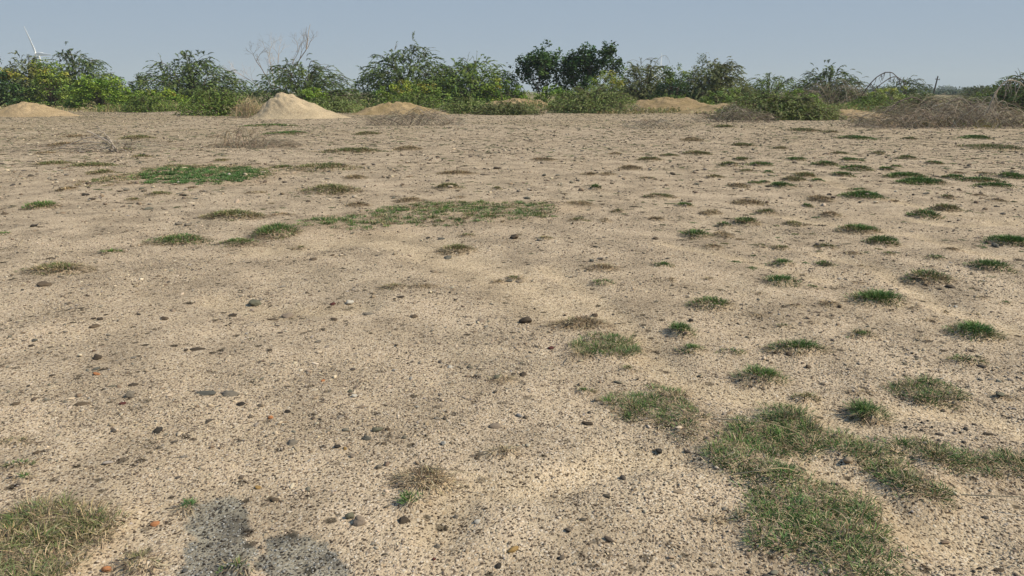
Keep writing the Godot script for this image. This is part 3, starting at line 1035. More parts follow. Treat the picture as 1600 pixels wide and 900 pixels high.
func tuft_table() -> Array:
	return [
		[1.98, -7.39, 0.284, 0.318, 0.062, "green", 0.15, "green grass tuft left of the dark stone pair"],
		[2.27, -7.364, 0.193, 0.282, 0.044, "dry", 0.5, "small brown dry grass tuft left of the dark stone pair, nearest to it"],
		[2.455, -7.946, 0.163, 0.196, 0.048, "green", 0.2, "small green grass tuft left of the dark stone pair, nearest to it"],
		[2.767, -8.13, 0.273, 0.298, 0.07, "green", 0.4, "green half-dead grass tuft left of the dark stone pair"],
		[2.342, -9.401, 0.244, 0.237, 0.049, "green", 0.2, "small green grass tuft left of the dark stone pair, second nearest to it"],
		[3.316, -9.662, 0.411, 0.352, 0.056, "dry", 0.6, "brown dry grass tuft behind the dark stone pair, second nearest to it"],
		[2.568, -8.863, 0.198, 0.293, 0.052, "dry", 0.5, "small brown dry grass tuft left of the dark stone pair, second nearest to it"],
		[4.429, -11.448, 0.379, 0.406, 0.067, "green", 0.15, "green grass tuft behind the dark stone pair, second nearest to it"],
		[4.968, -12.318, 0.339, 0.419, 0.064, "olive", 0.4, "olive half-dead grass tuft behind the dark stone pair"],
		[5.394, -12.897, 0.354, 0.46, 0.067, "olive", 0.4, "olive half-dead grass tuft in front of the low half-dry bush, fourth nearest to it"],
		[5.318, -12.158, 0.201, 0.301, 0.047, "green", 0.2, "small green grass tuft behind the dark stone pair, second nearest to it"],
		[6.125, -12.999, 0.333, 0.477, 0.067, "green", 0.15, "small green grass tuft behind the dark stone pair, fifth nearest to it"],
		[4.441, -9.952, 0.276, 0.414, 0.063, "dry", 0.6, "brown dry grass tuft behind the dark stone pair, nearest to it"],
		[5.151, -10.203, 0.584, 0.452, 0.08, "green", 0.1, "wide green grass tuft behind the dark stone pair"],
		[5.523, -11.097, 0.347, 0.221, 0.036, "green", 0.3, "green grass tuft behind the dark stone pair, nearest to it"],
		[5.745, -9.167, 0.34, 0.354, 0.066, "olive", 0.5, "olive half-dead grass tuft right of the dark stone pair"],
		[5.131, -8.567, 0.303, 0.363, 0.074, "green", 0.2, "green grass tuft right of the dark stone pair, second nearest to it"],
		[6.945, -11.842, 0.87, 0.572, 0.084, "green", 0.1, "wide green grass tuft in front of the dry brush pile, third nearest to it"],
		[7.163, -12.785, 0.749, 0.538, 0.074, "green", 0.15, "wide green grass tuft in front of the dry brush pile, nearest to it"],
		[7.917, -12.506, 0.321, 0.473, 0.065, "green", 0.15, "small green grass tuft in front of the dry brush pile, second nearest to it"],
		[8.113, -12.136, 0.712, 0.453, 0.063, "green", 0.2, "wide green grass tuft in front of the dry brush pile, second nearest to it"],
		[7.949, -11.458, 0.611, 0.41, 0.059, "green", 0.1, "wide green grass tuft in front of the dry brush pile, fourth nearest to it"],
		[9.05, -12.687, 0.418, 0.567, 0.074, "green", 0.15, "green grass tuft in front of the dry brush pile, second nearest to it"],
		[5.115, -7.015, 0.409, 0.403, 0.07, "green", 0.1, "wide green grass tuft behind the dark oblong block"],
		[4.223, -5.938, 0.316, 0.291, 0.06, "green", 0.15, "wide green grass tuft right of the dark oblong block"],
		[3.461, -5.585, 0.351, 0.274, 0.062, "green", 0.5, "wide green half-dead grass tuft left of the dark oblong block"],
		[3.864, -7.636, 0.429, 0.387, 0.068, "green", 0.25, "wide green grass tuft right of the dark stone pair"],
		[3.791, -6.991, 0.276, 0.332, 0.063, "green", 0.3, "green grass tuft right of the dark stone pair, nearest to it"],
		[3.288, -6.524, 0.172, 0.143, 0.024, "dry", 0.5, "small brown dry grass tuft right of the dark stone pair"],
		[3.943, -6.309, 0.155, 0.157, 0.032, "green", 0.3, "small green grass tuft behind the dark oblong block"],
		[2.785, -6.057, 0.172, 0.15, 0.034, "green", 0.1, "green grass tuft in front of the dark stone pair, nearest to it"],
		[2.425, -6.076, 0.196, 0.174, 0.04, "green", 0.35, "green grass tuft in front of the dark stone pair, second nearest to it"],
		[2.195, -5.489, 0.272, 0.222, 0.056, "lush", 0.1, "bright green grass tuft in front of the dark stone pair"],
		[3.979, -8.63, 0.225, 0.268, 0.046, "dry", 0.5, "small brown dry grass tuft behind the dark stone pair, second nearest to it"],
		[3.311, -8.067, 0.196, 0.208, 0.048, "olive", 0.5, "small olive half-dead grass tuft behind the dark stone pair, nearest to it"],
		[3.467, -8.046, 0.105, 0.116, 0.021, "dry", 0.5, "small brown dry grass tuft behind the dark stone pair, nearest to it"],
		[2.663, -6.748, 0.178, 0.163, 0.034, "olive", 0.4, "small olive half-dead grass tuft left of the dark stone pair"],
		[2.482, -6.814, 0.115, 0.132, 0.027, "olive", 0.2, "small olive grass tuft left of the dark stone pair"],
		[2.012, -6.807, 0.192, 0.161, 0.027, "dry", 0.5, "brown dry grass tuft left of the dark stone pair"],
		[1.356, -6.06, 0.184, 0.127, 0.031, "green", 0.2, "green grass tuft behind the small black stone"],
		[2.718, -4.948, 0.409, 0.27, 0.072, "green", 0.1, "wide green grass tuft left of the dark oblong block"],
		[1.438, -4.812, 0.306, 0.202, 0.06, "green", 0.2, "wide green grass tuft behind the small black stone"],
		[2.335, -4.878, 0.15, 0.128, 0.028, "dry", 0.6, "brown dry grass tuft left of the dark oblong block"],
		[2.172, -10.234, 0.472, 0.277, 0.054, "olive", 0.5, "olive half-dead grass tuft left of the dark stone pair"],
		[3.734, -11.448, 0.274, 0.398, 0.054, "dry", 0.5, "small brown dry grass tuft behind the dark stone pair, fourth nearest to it"],
		[5.466, -9.875, 0.146, 0.216, 0.031, "dry", 0.4, "small brown dry grass tuft behind the dark stone pair, third nearest to it"],
		[6.939, -9.935, 0.22, 0.233, 0.031, "dry", 0.4, "small brown dry grass tuft in front of the dry brush pile, fourth nearest to it"],
		[7.037, -10.455, 0.154, 0.212, 0.027, "dry", 0.4, "small brown dry grass tuft in front of the dry brush pile, third nearest to it"],
		[4.027, -9.414, 0.157, 0.188, 0.037, "green", 0.3, "small green grass tuft behind the dark stone pair, nearest to it"],
		[4.069, -11.724, 0.215, 0.28, 0.046, "green", 0.3, "small green grass tuft behind the dark stone pair, fourth nearest to it"],
		[4.567, -14.734, 0.349, 0.524, 0.076, "olive", 0.2, "small olive grass tuft in front of the low half-dry bush, second nearest to it"],
		[5.289, -14.881, 0.434, 0.522, 0.067, "green", 0.2, "green grass tuft in front of the low half-dry bush, nearest to it"],
		[5.21, -16.045, 0.292, 0.438, 0.062, "olive", 0.3, "small olive grass tuft in front of the low half-dry bush, nearest to it"],
		[6.479, -16.045, 0.379, 0.527, 0.062, "green", 0.2, "small green grass tuft in front of the low half-dry bush, nearest to it"],
		[6.638, -14.865, 0.406, 0.61, 0.076, "green", 0.3, "green grass tuft in front of the low half-dry bush, second nearest to it"],
		[7.662, -15.892, 0.405, 0.532, 0.061, "green", 0.3, "small green grass tuft in front of the low half-dry bush, second nearest to it"],
		[6.871, -13.989, 0.511, 0.555, 0.072, "green", 0.25, "green grass tuft in front of the dry brush pile, third nearest to it"],
		[7.405, -13.886, 0.279, 0.418, 0.063, "green", 0.2, "small green grass tuft in front of the dry brush pile, third nearest to it"],
		[7.858, -14.382, 0.184, 0.275, 0.055, "green", 0.2, "small green grass tuft in front of the dry brush pile, nearest to it"],
		[9.161, -16.359, 0.357, 0.535, 0.063, "olive", 0.3, "small olive grass tuft in front of the dry brush pile"],
		[11.321, -23.368, 1.138, 1.331, 0.09, "green", 0.15, "green grass tuft right of the low half-dry bush"],
		[15.267, -23.407, 0.718, 1.077, 0.089, "green", 0.2, "green grass tuft in front of the dry brush pile, nearest to it"],
		[13.222, -19.445, 1.479, 1.726, 0.09, "olive", 0.25, "wide olive grass tuft in front of the dry brush pile"],
		[9.105, -15.169, 0.304, 0.456, 0.058, "green", 0.4, "small green half-dead grass tuft in front of the dry brush pile"],
		[8.52, -13.352, 0.22, 0.33, 0.034, "dry", 0.5, "small brown dry grass tuft in front of the dry brush pile, nearest to it"],
		[8.939, -13.245, 0.291, 0.337, 0.034, "dry", 0.5, "small brown dry grass tuft in front of the dry brush pile, second nearest to it"],
		[11.661, -28.5, 1.076, 1.615, 0.09, "olive", 0.4, "olive half-dead grass tuft in front of the low half-dry bush, nearest to it"],
		[9.263, -31.159, 0.672, 1.007, 0.09, "olive", 0.4, "small olive half-dead grass tuft left of the low half-dry bush, nearest to it"],
		[6.644, -20.346, 0.552, 0.684, 0.065, "olive", 0.4, "olive half-dead grass tuft in front of the low half-dry bush, second nearest to it"],
		[4.621, -17.56, 0.701, 0.604, 0.067, "olive", 0.5, "olive half-dead grass tuft in front of the low half-dry bush, third nearest to it"],
		[3.137, -16.045, 0.525, 0.498, 0.062, "olive", 0.5, "olive half-dead grass tuft left of the low half-dry bush"],
		[3.654, -12.625, 0.347, 0.318, 0.049, "olive", 0.5, "olive half-dead grass tuft in front of the low half-dry bush, fifth nearest to it"],
		[4.909, -13.461, 0.197, 0.295, 0.043, "green", 0.2, "small green grass tuft in front of the low half-dry bush, third nearest to it"],
		[4.315, -11.904, 0.175, 0.241, 0.039, "green", 0.2, "small green grass tuft behind the dark stone pair, third nearest to it"],
		[4.588, -13.684, 0.25, 0.314, 0.044, "olive", 0.3, "small olive grass tuft in front of the low half-dry bush, third nearest to it"],
		[11.998, -26.766, 0.482, 0.723, 0.085, "olive", 0.4, "small olive half-dead grass tuft right of the low half-dry bush"],
		[7.299, -19.188, 0.382, 0.573, 0.061, "olive", 0.4, "small olive half-dead grass tuft in front of the low half-dry bush, nearest to it"],
		[9.126, -17.582, 0.319, 0.479, 0.056, "olive", 0.5, "small olive half-dead grass tuft left of the dry brush pile, second nearest to it"],
		[8.169, -17.582, 0.383, 0.538, 0.056, "olive", 0.4, "small olive half-dead grass tuft in front of the low half-dry bush, second nearest to it"],
		[1.09, -4.237, 0.149, 0.185, 0.064, "green", 0.1, "green grass tuft in front of the small black stone, nearest to it"],
		[1.068, -3.928, 0.166, 0.104, 0.038, "green", 0.15, "green grass tuft in front of the small black stone, second nearest to it"],
		[1.311, -3.889, 0.168, 0.087, 0.032, "green", 0.1, "green grass tuft in front of the small black stone, third nearest to it"],
		[0.647, -3.613, 0.097, 0.069, 0.028, "olive", 0.1, "small olive grass tuft in front of the small black stone"],
		[0.378, -3.321, 0.113, 0.059, 0.026, "green", 0.3, "green grass tuft right of the flat pinkish stone"],
		[1.337, -3.475, 0.263, 0.163, 0.066, "green", 0.1, "wide green grass tuft in front of the small black stone"],
		[1.704, -3.927, 0.378, 0.164, 0.057, "green", 0.15, "wide green grass tuft right of the small black stone"],
		[1.496, -3.247, 0.13, 0.079, 0.033, "olive", 0.2, "olive grass tuft left of the tailed dark green mat"],
		[2.229, -4.192, 0.188, 0.12, 0.038, "green", 0.35, "green grass tuft in front of the dark oblong block"],
		[2.952, -4.197, 0.299, 0.228, 0.067, "green", 0.15, "wide green grass tuft in front of the dark oblong block"],
		[2.622, -3.743, 0.214, 0.105, 0.034, "green", 0.3, "wide green grass tuft behind the tailed dark green mat"],
		[2.594, -4.143, 0.073, 0.065, 0.019, "dry", 0.5, "small brown dry grass tuft in front of the dark oblong block, fourth nearest to it"],
		[1.71, -3.059, 0.167, 0.171, 0.073, "green", 0.15, "green grass tuft left of the tailed dark green mat"],
		[1.788, -3.299, 0.125, 0.055, 0.019, "dry", 0.6, "brown dry grass tuft left of the tailed dark green mat"],
		[2.487, -3.236, 0.11, 0.064, 0.019, "dry", 0.5, "brown dry grass tuft right of the tailed dark green mat"],
		[0.451, -4.419, 0.378, 0.181, 0.049, "dry", 0.5, "wide brown dry grass tuft right of the pointed dark brown stone"],
		[0.839, -3.218, 0.052, 0.033, 0.024, "olive", 0.3, "small olive grass tuft behind the round black stone"],
		[2.091, -2.656, 0.12, 0.059, 0.026, "olive", 0.3, "olive grass tuft right of the forked grass ridge"],
		[0.788, -5.929, 0.31, 0.181, 0.036, "dry", 0.5, "brown dry grass tuft behind the pointed dark brown stone"],
		[0.724, -5.41, 0.186, 0.122, 0.033, "green", 0.2, "green grass tuft behind the pointed dark brown stone"],
		[1.322, -11.052, 0.142, 0.214, 0.072, "green", 0.1, "small green grass tuft right of the long ragged grass patch"],
		[0.811, -8.288, 0.262, 0.158, 0.039, "olive", 0.3, "olive grass tuft right of the long ragged grass patch"],
		[1.112, -8.234, 0.123, 0.184, 0.039, "dry", 0.5, "small brown dry grass tuft right of the long ragged grass patch, nearest to it"],
		[0.928, -9.555, 0.318, 0.298, 0.05, "dry", 0.5, "brown dry grass tuft right of the long ragged grass patch"],
		[1.369, -8.942, 0.166, 0.158, 0.035, "olive", 0.3, "small olive grass tuft right of the long ragged grass patch"],
		[2.487, -8.778, 0.179, 0.235, 0.042, "dry", 0.5, "small brown dry grass tuft left of the dark stone pair, third nearest to it"],
		[1.314, -5.533, 0.063, 0.095, 0.023, "dry", 0.5, "small brown dry grass tuft behind the small black stone, nearest to it"],
		[1.465, -13.127, 0.288, 0.332, 0.041, "dry", 0.5, "small brown dry grass tuft right of the long ragged grass patch, second nearest to it"],
		[1.801, -13.127, 0.264, 0.333, 0.041, "dry", 0.5, "small brown dry grass tuft right of the long ragged grass patch, third nearest to it"],
		[2.402, -14.229, 0.39, 0.522, 0.059, "dry", 0.5, "brown dry grass tuft left of the low half-dry bush"],
		[2.435, -12.54, 0.253, 0.256, 0.032, "dry", 0.5, "small brown dry grass tuft in front of the low half-dry bush"],
		[3.792, -17.046, 0.402, 0.47, 0.055, "olive", 0.4, "small olive half-dead grass tuft left of the low half-dry bush, second nearest to it"],
		[-2.59, -7.475, 0.434, 0.586, 0.09, "green", 0.35, "wide green grass tuft in front of the bright oval grass patch"],
		[-2.774, -6.943, 0.431, 0.242, 0.048, "green", 0.35, "wide green grass tuft behind the olive boulder"],
		[-2.135, -6.81, 0.115, 0.146, 0.031, "olive", 0.4, "small olive half-dead grass tuft behind the olive boulder"],
		[-3.46, -7.086, 0.612, 0.333, 0.063, "green", 0.4, "wide green half-dead grass tuft in front of the bright oval grass patch"],
		[-3.911, -6.604, 0.224, 0.169, 0.033, "green", 0.3, "green grass tuft left of the olive boulder"],
		[-3.96, -5.87, 0.535, 0.28, 0.059, "olive", 0.5, "wide olive half-dead grass tuft left of the olive boulder"],
		[-6.346, -9.32, 0.38, 0.409, 0.073, "green", 0.35, "green grass tuft in front of the fallen grey branch"],
		[-3.446, -8.516, 0.729, 0.358, 0.079, "olive", 0.35, "wide olive grass tuft in front of the bright oval grass patch"],
		[-0.555, -6.698, 0.353, 0.241, 0.054, "olive", 0.4, "wide olive half-dead grass tuft in front of the long ragged grass patch"],
		[-0.941, -5.315, 0.203, 0.119, 0.033, "olive", 0.5, "olive half-dead grass tuft right of the olive boulder"],
		[-0.715, -5.336, 0.204, 0.109, 0.024, "dry", 0.5, "brown dry grass tuft left of the pointed dark brown stone"],
		[0.027, -5.654, 0.14, 0.12, 0.032, "olive", 0.4, "small olive half-dead grass tuft behind the pointed dark brown stone"],
		[-0.106, -5.556, 0.127, 0.095, 0.021, "dry", 0.5, "small brown dry grass tuft behind the pointed dark brown stone"],
		[-2.793, -10.834, 0.798, 0.703, 0.09, "olive", 0.4, "wide olive half-dead grass tuft left of the long ragged grass patch"],
		[-3.804, -14.127, 1.418, 0.986, 0.09, "olive", 0.35, "wide olive grass tuft right of the bright oval grass patch"],
		[-8.806, -14.749, 0.887, 0.563, 0.066, "olive", 0.3, "wide olive grass tuft in front of the fallen grey branch"],
		[-9.792, -15.032, 0.767, 0.513, 0.058, "olive", 0.4, "wide olive half-dead grass tuft left of the fallen grey branch"],
		[-1.457, -9.853, 0.419, 0.286, 0.047, "dry", 0.5, "brown dry grass tuft behind the long ragged grass patch, nearest to it"],
		[-1.031, -11.213, 0.392, 0.365, 0.066, "olive", 0.4, "olive half-dead grass tuft behind the long ragged grass patch"],
		[-2.1, -9.449, 0.297, 0.267, 0.045, "dry", 0.5, "brown dry grass tuft left of the long ragged grass patch"],
		[-0.483, -7.358, 0.179, 0.144, 0.029, "olive", 0.5, "small olive half-dead grass tuft in front of the long ragged grass patch"],
		[-5.506, -7.393, 0.18, 0.179, 0.029, "green", 0.3, "small green grass tuft in front of the fallen grey branch"],
		[-2.828, -12.601, 0.392, 0.416, 0.052, "dry", 0.5, "brown dry grass tuft behind the long ragged grass patch, second nearest to it"],
		[-1.036, -13.326, 0.731, 0.398, 0.048, "dry", 0.5, "wide brown dry grass tuft behind the long ragged grass patch"],
		[-8.289, -26.303, 1.516, 1.36, 0.09, "green", 0.3, "wide green grass tuft in front of the pale sand heap, second nearest to it"],
		[-11.03, -32.335, 2.612, 1.721, 0.09, "green", 0.3, "wide green grass tuft in front of the pale sand heap, nearest to it"],
		[-4.143, -18.279, 1.491, 0.864, 0.09, "olive", 0.4, "wide olive half-dead grass tuft in front of the pale sand heap"],
		[-4.683, -14.258, 0.468, 0.408, 0.055, "olive", 0.3, "olive grass tuft right of the bright oval grass patch"],
		[-7.078, -11.07, 0.244, 0.367, 0.046, "dry", 0.5, "small brown dry grass tuft in front of the fallen grey branch"],
		[-7.798, -13.326, 0.439, 0.459, 0.06, "olive", 0.4, "olive half-dead grass tuft in front of the fallen grey branch"],
		[0.339, -7.223, 0.203, 0.139, 0.029, "olive", 0.4, "olive half-dead grass tuft right of the long ragged grass patch"],
		[-1.739, -2.073, 0.133, 0.104, 0.058, "green", 0.15, "wide green grass tuft left of the tall straw clump"],
		[-2.046, -2.575, 0.154, 0.062, 0.024, "green", 0.2, "wide green grass tuft behind the tall straw clump"],
		[-1.968, -2.476, 0.087, 0.041, 0.024, "green", 0.25, "green grass tuft behind the tall straw clump"],
		[-2.211, -2.783, 0.159, 0.064, 0.024, "olive", 0.4, "wide olive half-dead grass tuft behind the tall straw clump"],
		[-1.211, -2.272, 0.091, 0.069, 0.04, "lush", 0.15, "bright green grass tuft right of the tall straw clump"],
		[-0.892, -1.927, 0.108, 0.049, 0.034, "green", 0.15, "green grass tuft left of the egg-shaped brown stone"],
		[-0.38, -2.309, 0.107, 0.07, 0.045, "lush", 0.15, "bright green grass tuft behind the egg-shaped brown stone"],
		[-0.033, -2.685, 0.149, 0.065, 0.029, "dry", 0.4, "brown dry grass tuft in front of the flat pinkish stone"],
		[-0.346, -2.472, 0.246, 0.114, 0.055, "dry", 0.7, "wide brown dry grass tuft behind the egg-shaped brown stone"],
		[-0.052, -3.476, 0.145, 0.073, 0.025, "dry", 0.8, "brown dry grass tuft behind the flat pinkish stone"],
		[-1.23, -1.949, 0.147, 0.068, 0.044, "olive", 0.5, "wide olive half-dead grass tuft right of the tall straw clump, second nearest to it"],
		[-1.453, -2.079, 0.155, 0.068, 0.04, "olive", 0.5, "wide olive half-dead grass tuft right of the tall straw clump, nearest to it"],
		[0.738, -2.196, 0.097, 0.044, 0.023, "dry", 0.6, "brown dry grass tuft left of the largest foreground mat"],
		[-0.365, -2.418, 0.126, 0.05, 0.025, "olive", 0.4, "olive half-dead grass tuft behind the egg-shaped brown stone"],
		[4.367, -6.729, 0.184, 0.126, 0.019, "dry", 0.5, "small brown dry grass tuft behind the dark oblong block, second nearest to it"],
		[6.397, -10.177, 0.178, 0.268, 0.047, "olive", 0.5, "small olive half-dead grass tuft right of the dark stone pair, second nearest to it"],
		[3.633, -4.908, 0.09, 0.072, 0.024, "green", 0.2, "small green grass tuft right of the dark oblong block"],
		[3.561, -5.044, 0.068, 0.053, 0.019, "dry", 0.5, "small brown dry grass tuft right of the dark oblong block"],
		[2.89, -4.77, 0.078, 0.046, 0.019, "dry", 0.5, "small brown dry grass tuft in front of the dark oblong block, second nearest to it"],
		[1.783, -4.367, 0.11, 0.066, 0.024, "olive", 0.2, "small olive grass tuft right of the small black stone"],
		[3.079, -4.724, 0.055, 0.046, 0.019, "dry", 0.2, "small brown dry grass tuft in front of the dark oblong block, nearest to it"],
		[2.052, -4.826, 0.102, 0.07, 0.019, "dry", 0.4, "small brown dry grass tuft right of the small black stone, third nearest to it"],
		[2.566, -17.56, 0.255, 0.382, 0.054, "dry", 0.5, "small brown dry grass tuft left of the low half-dry bush, second nearest to it"],
		[3.28, -8.925, 0.232, 0.249, 0.053, "olive", 0.4, "small olive half-dead grass tuft behind the dark stone pair, second nearest to it"],
		[12.979, -23.126, 0.376, 0.563, 0.073, "olive", 0.4, "small olive half-dead grass tuft left of the dry brush pile, nearest to it"],
		[3.698, -5.957, 0.096, 0.07, 0.019, "dry", 0.2, "small brown dry grass tuft behind the dark oblong block, nearest to it"],
		[3.138, -6.051, 0.08, 0.069, 0.019, "dry", 0.4, "small brown dry grass tuft in front of the dark stone pair"],
		[2.836, -4.492, 0.122, 0.05, 0.019, "dry", 0.4, "small brown dry grass tuft in front of the dark oblong block, third nearest to it"],
		[1.714, -4.6, 0.111, 0.071, 0.019, "dry", 0.4, "small brown dry grass tuft right of the small black stone, nearest to it"],
		[2.818, -5.466, 0.099, 0.057, 0.019, "dry", 0.4, "small brown dry grass tuft left of the dark oblong block, second nearest to it"],
		[3.133, -6.777, 0.185, 0.168, 0.034, "olive", 0.4, "small olive half-dead grass tuft in front of the dark stone pair"],
		[1.752, -8.326, 0.194, 0.186, 0.035, "dry", 0.2, "small brown dry grass tuft left of the dark stone pair, fourth nearest to it"],
		[3.589, -6.476, 0.11, 0.112, 0.024, "olive", 0.4, "small olive half-dead grass tuft right of the dark stone pair, nearest to it"],
		[2.684, -4.709, 0.068, 0.044, 0.019, "dry", 0.2, "small brown dry grass tuft left of the dark oblong block, nearest to it"],
		[5.741, -22.632, 0.592, 0.889, 0.072, "dry", 0.4, "small brown dry grass tuft left of the low half-dry bush, nearest to it"],
		[1.628, -5.581, 0.106, 0.078, 0.019, "dry", 0.2, "small brown dry grass tuft behind the small black stone, second nearest to it"],
		[3.261, -4.68, 0.054, 0.046, 0.024, "olive", 0.5, "small olive half-dead grass tuft in front of the dark oblong block"],
		[2.03, -4.45, 0.078, 0.054, 0.019, "dry", 0.4, "small brown dry grass tuft right of the small black stone, fourth nearest to it"],
		[2.393, -5.322, 0.127, 0.096, 0.025, "green", 0.5, "small green half-dead grass tuft in front of the dark stone pair"],
		[1.912, -5.166, 0.084, 0.049, 0.019, "dry", 0.4, "small brown dry grass tuft right of the small black stone, second nearest to it"],
		[-2.903, -8.653, 0.322, 0.155, 0.027, "dry", 0.5, "brown dry grass tuft in front of the bright oval grass patch"],
		[-12.697, -24.071, 0.89, 1.23, 0.09, "olive", 0.5, "olive half-dead grass tuft right of the fallen grey branch"],
		[-6.532, -14.003, 0.473, 0.482, 0.063, "olive", 0.5, "olive half-dead grass tuft behind the bright oval grass patch"],
		[-8.788, -16.706, 0.349, 0.498, 0.053, "olive", 0.5, "small olive half-dead grass tuft right of the fallen grey branch, second nearest to it"],
		[-5.162, -11.25, 0.186, 0.224, 0.029, "dry", 0.5, "small brown dry grass tuft in front of the bright oval grass patch"],
		[-11.751, -17.768, 0.387, 0.58, 0.045, "dry", 0.5, "small brown dry grass tuft left of the fallen grey branch, second nearest to it"],
		[0.7, -16.045, 0.525, 0.49, 0.049, "dry", 0.5, "brown dry grass tuft behind the long ragged grass patch, fourth nearest to it"],
		[-13.137, -20.756, 0.713, 1.07, 0.072, "dry", 0.5, "brown dry grass tuft left of the fallen grey branch"],
		[-0.509, -9.153, 0.238, 0.137, 0.03, "olive", 0.5, "small olive half-dead grass tuft right of the long ragged grass patch, nearest to it"],
		[-0.245, -11.097, 0.163, 0.198, 0.036, "olive", 0.5, "small olive half-dead grass tuft right of the long ragged grass patch, second nearest to it"],
		[-3.929, -10.661, 0.363, 0.195, 0.028, "dry", 0.5, "brown dry grass tuft right of the bright oval grass patch"],
		[-10.352, -18.76, 0.442, 0.633, 0.06, "olive", 0.5, "small olive half-dead grass tuft right of the fallen grey branch, nearest to it"],
		[-2.821, -19.11, 0.64, 0.93, 0.072, "dry", 0.5, "brown dry grass tuft behind the long ragged grass patch, third nearest to it"],
		[-0.771, -10.193, 0.169, 0.168, 0.027, "dry", 0.5, "small brown dry grass tuft behind the long ragged grass patch"],
		[-5.438, -9.943, 0.248, 0.182, 0.033, "olive", 0.5, "small olive half-dead grass tuft left of the bright oval grass patch, second nearest to it"],
		[-6.585, -15.91, 0.304, 0.434, 0.051, "olive", 0.5, "small olive half-dead grass tuft behind the bright oval grass patch"],
		[-5.283, -13.22, 0.52, 0.42, 0.06, "olive", 0.5, "olive half-dead grass tuft right of the bright oval grass patch"],
		[-6.628, -12.934, 0.225, 0.3, 0.042, "olive", 0.5, "small olive half-dead grass tuft left of the bright oval grass patch, nearest to it"],
		[-15.703, -25.561, 0.645, 0.967, 0.065, "dry", 0.5, "small brown dry grass tuft left of the fallen grey branch, nearest to it"],
		[-5.305, -25.951, 0.818, 1.075, 0.082, "olive", 0.5, "olive half-dead grass tuft right of the pale sand heap"],
		[-5.346, -10.507, 0.32, 0.279, 0.048, "olive", 0.5, "olive half-dead grass tuft left of the bright oval grass patch"],
	]

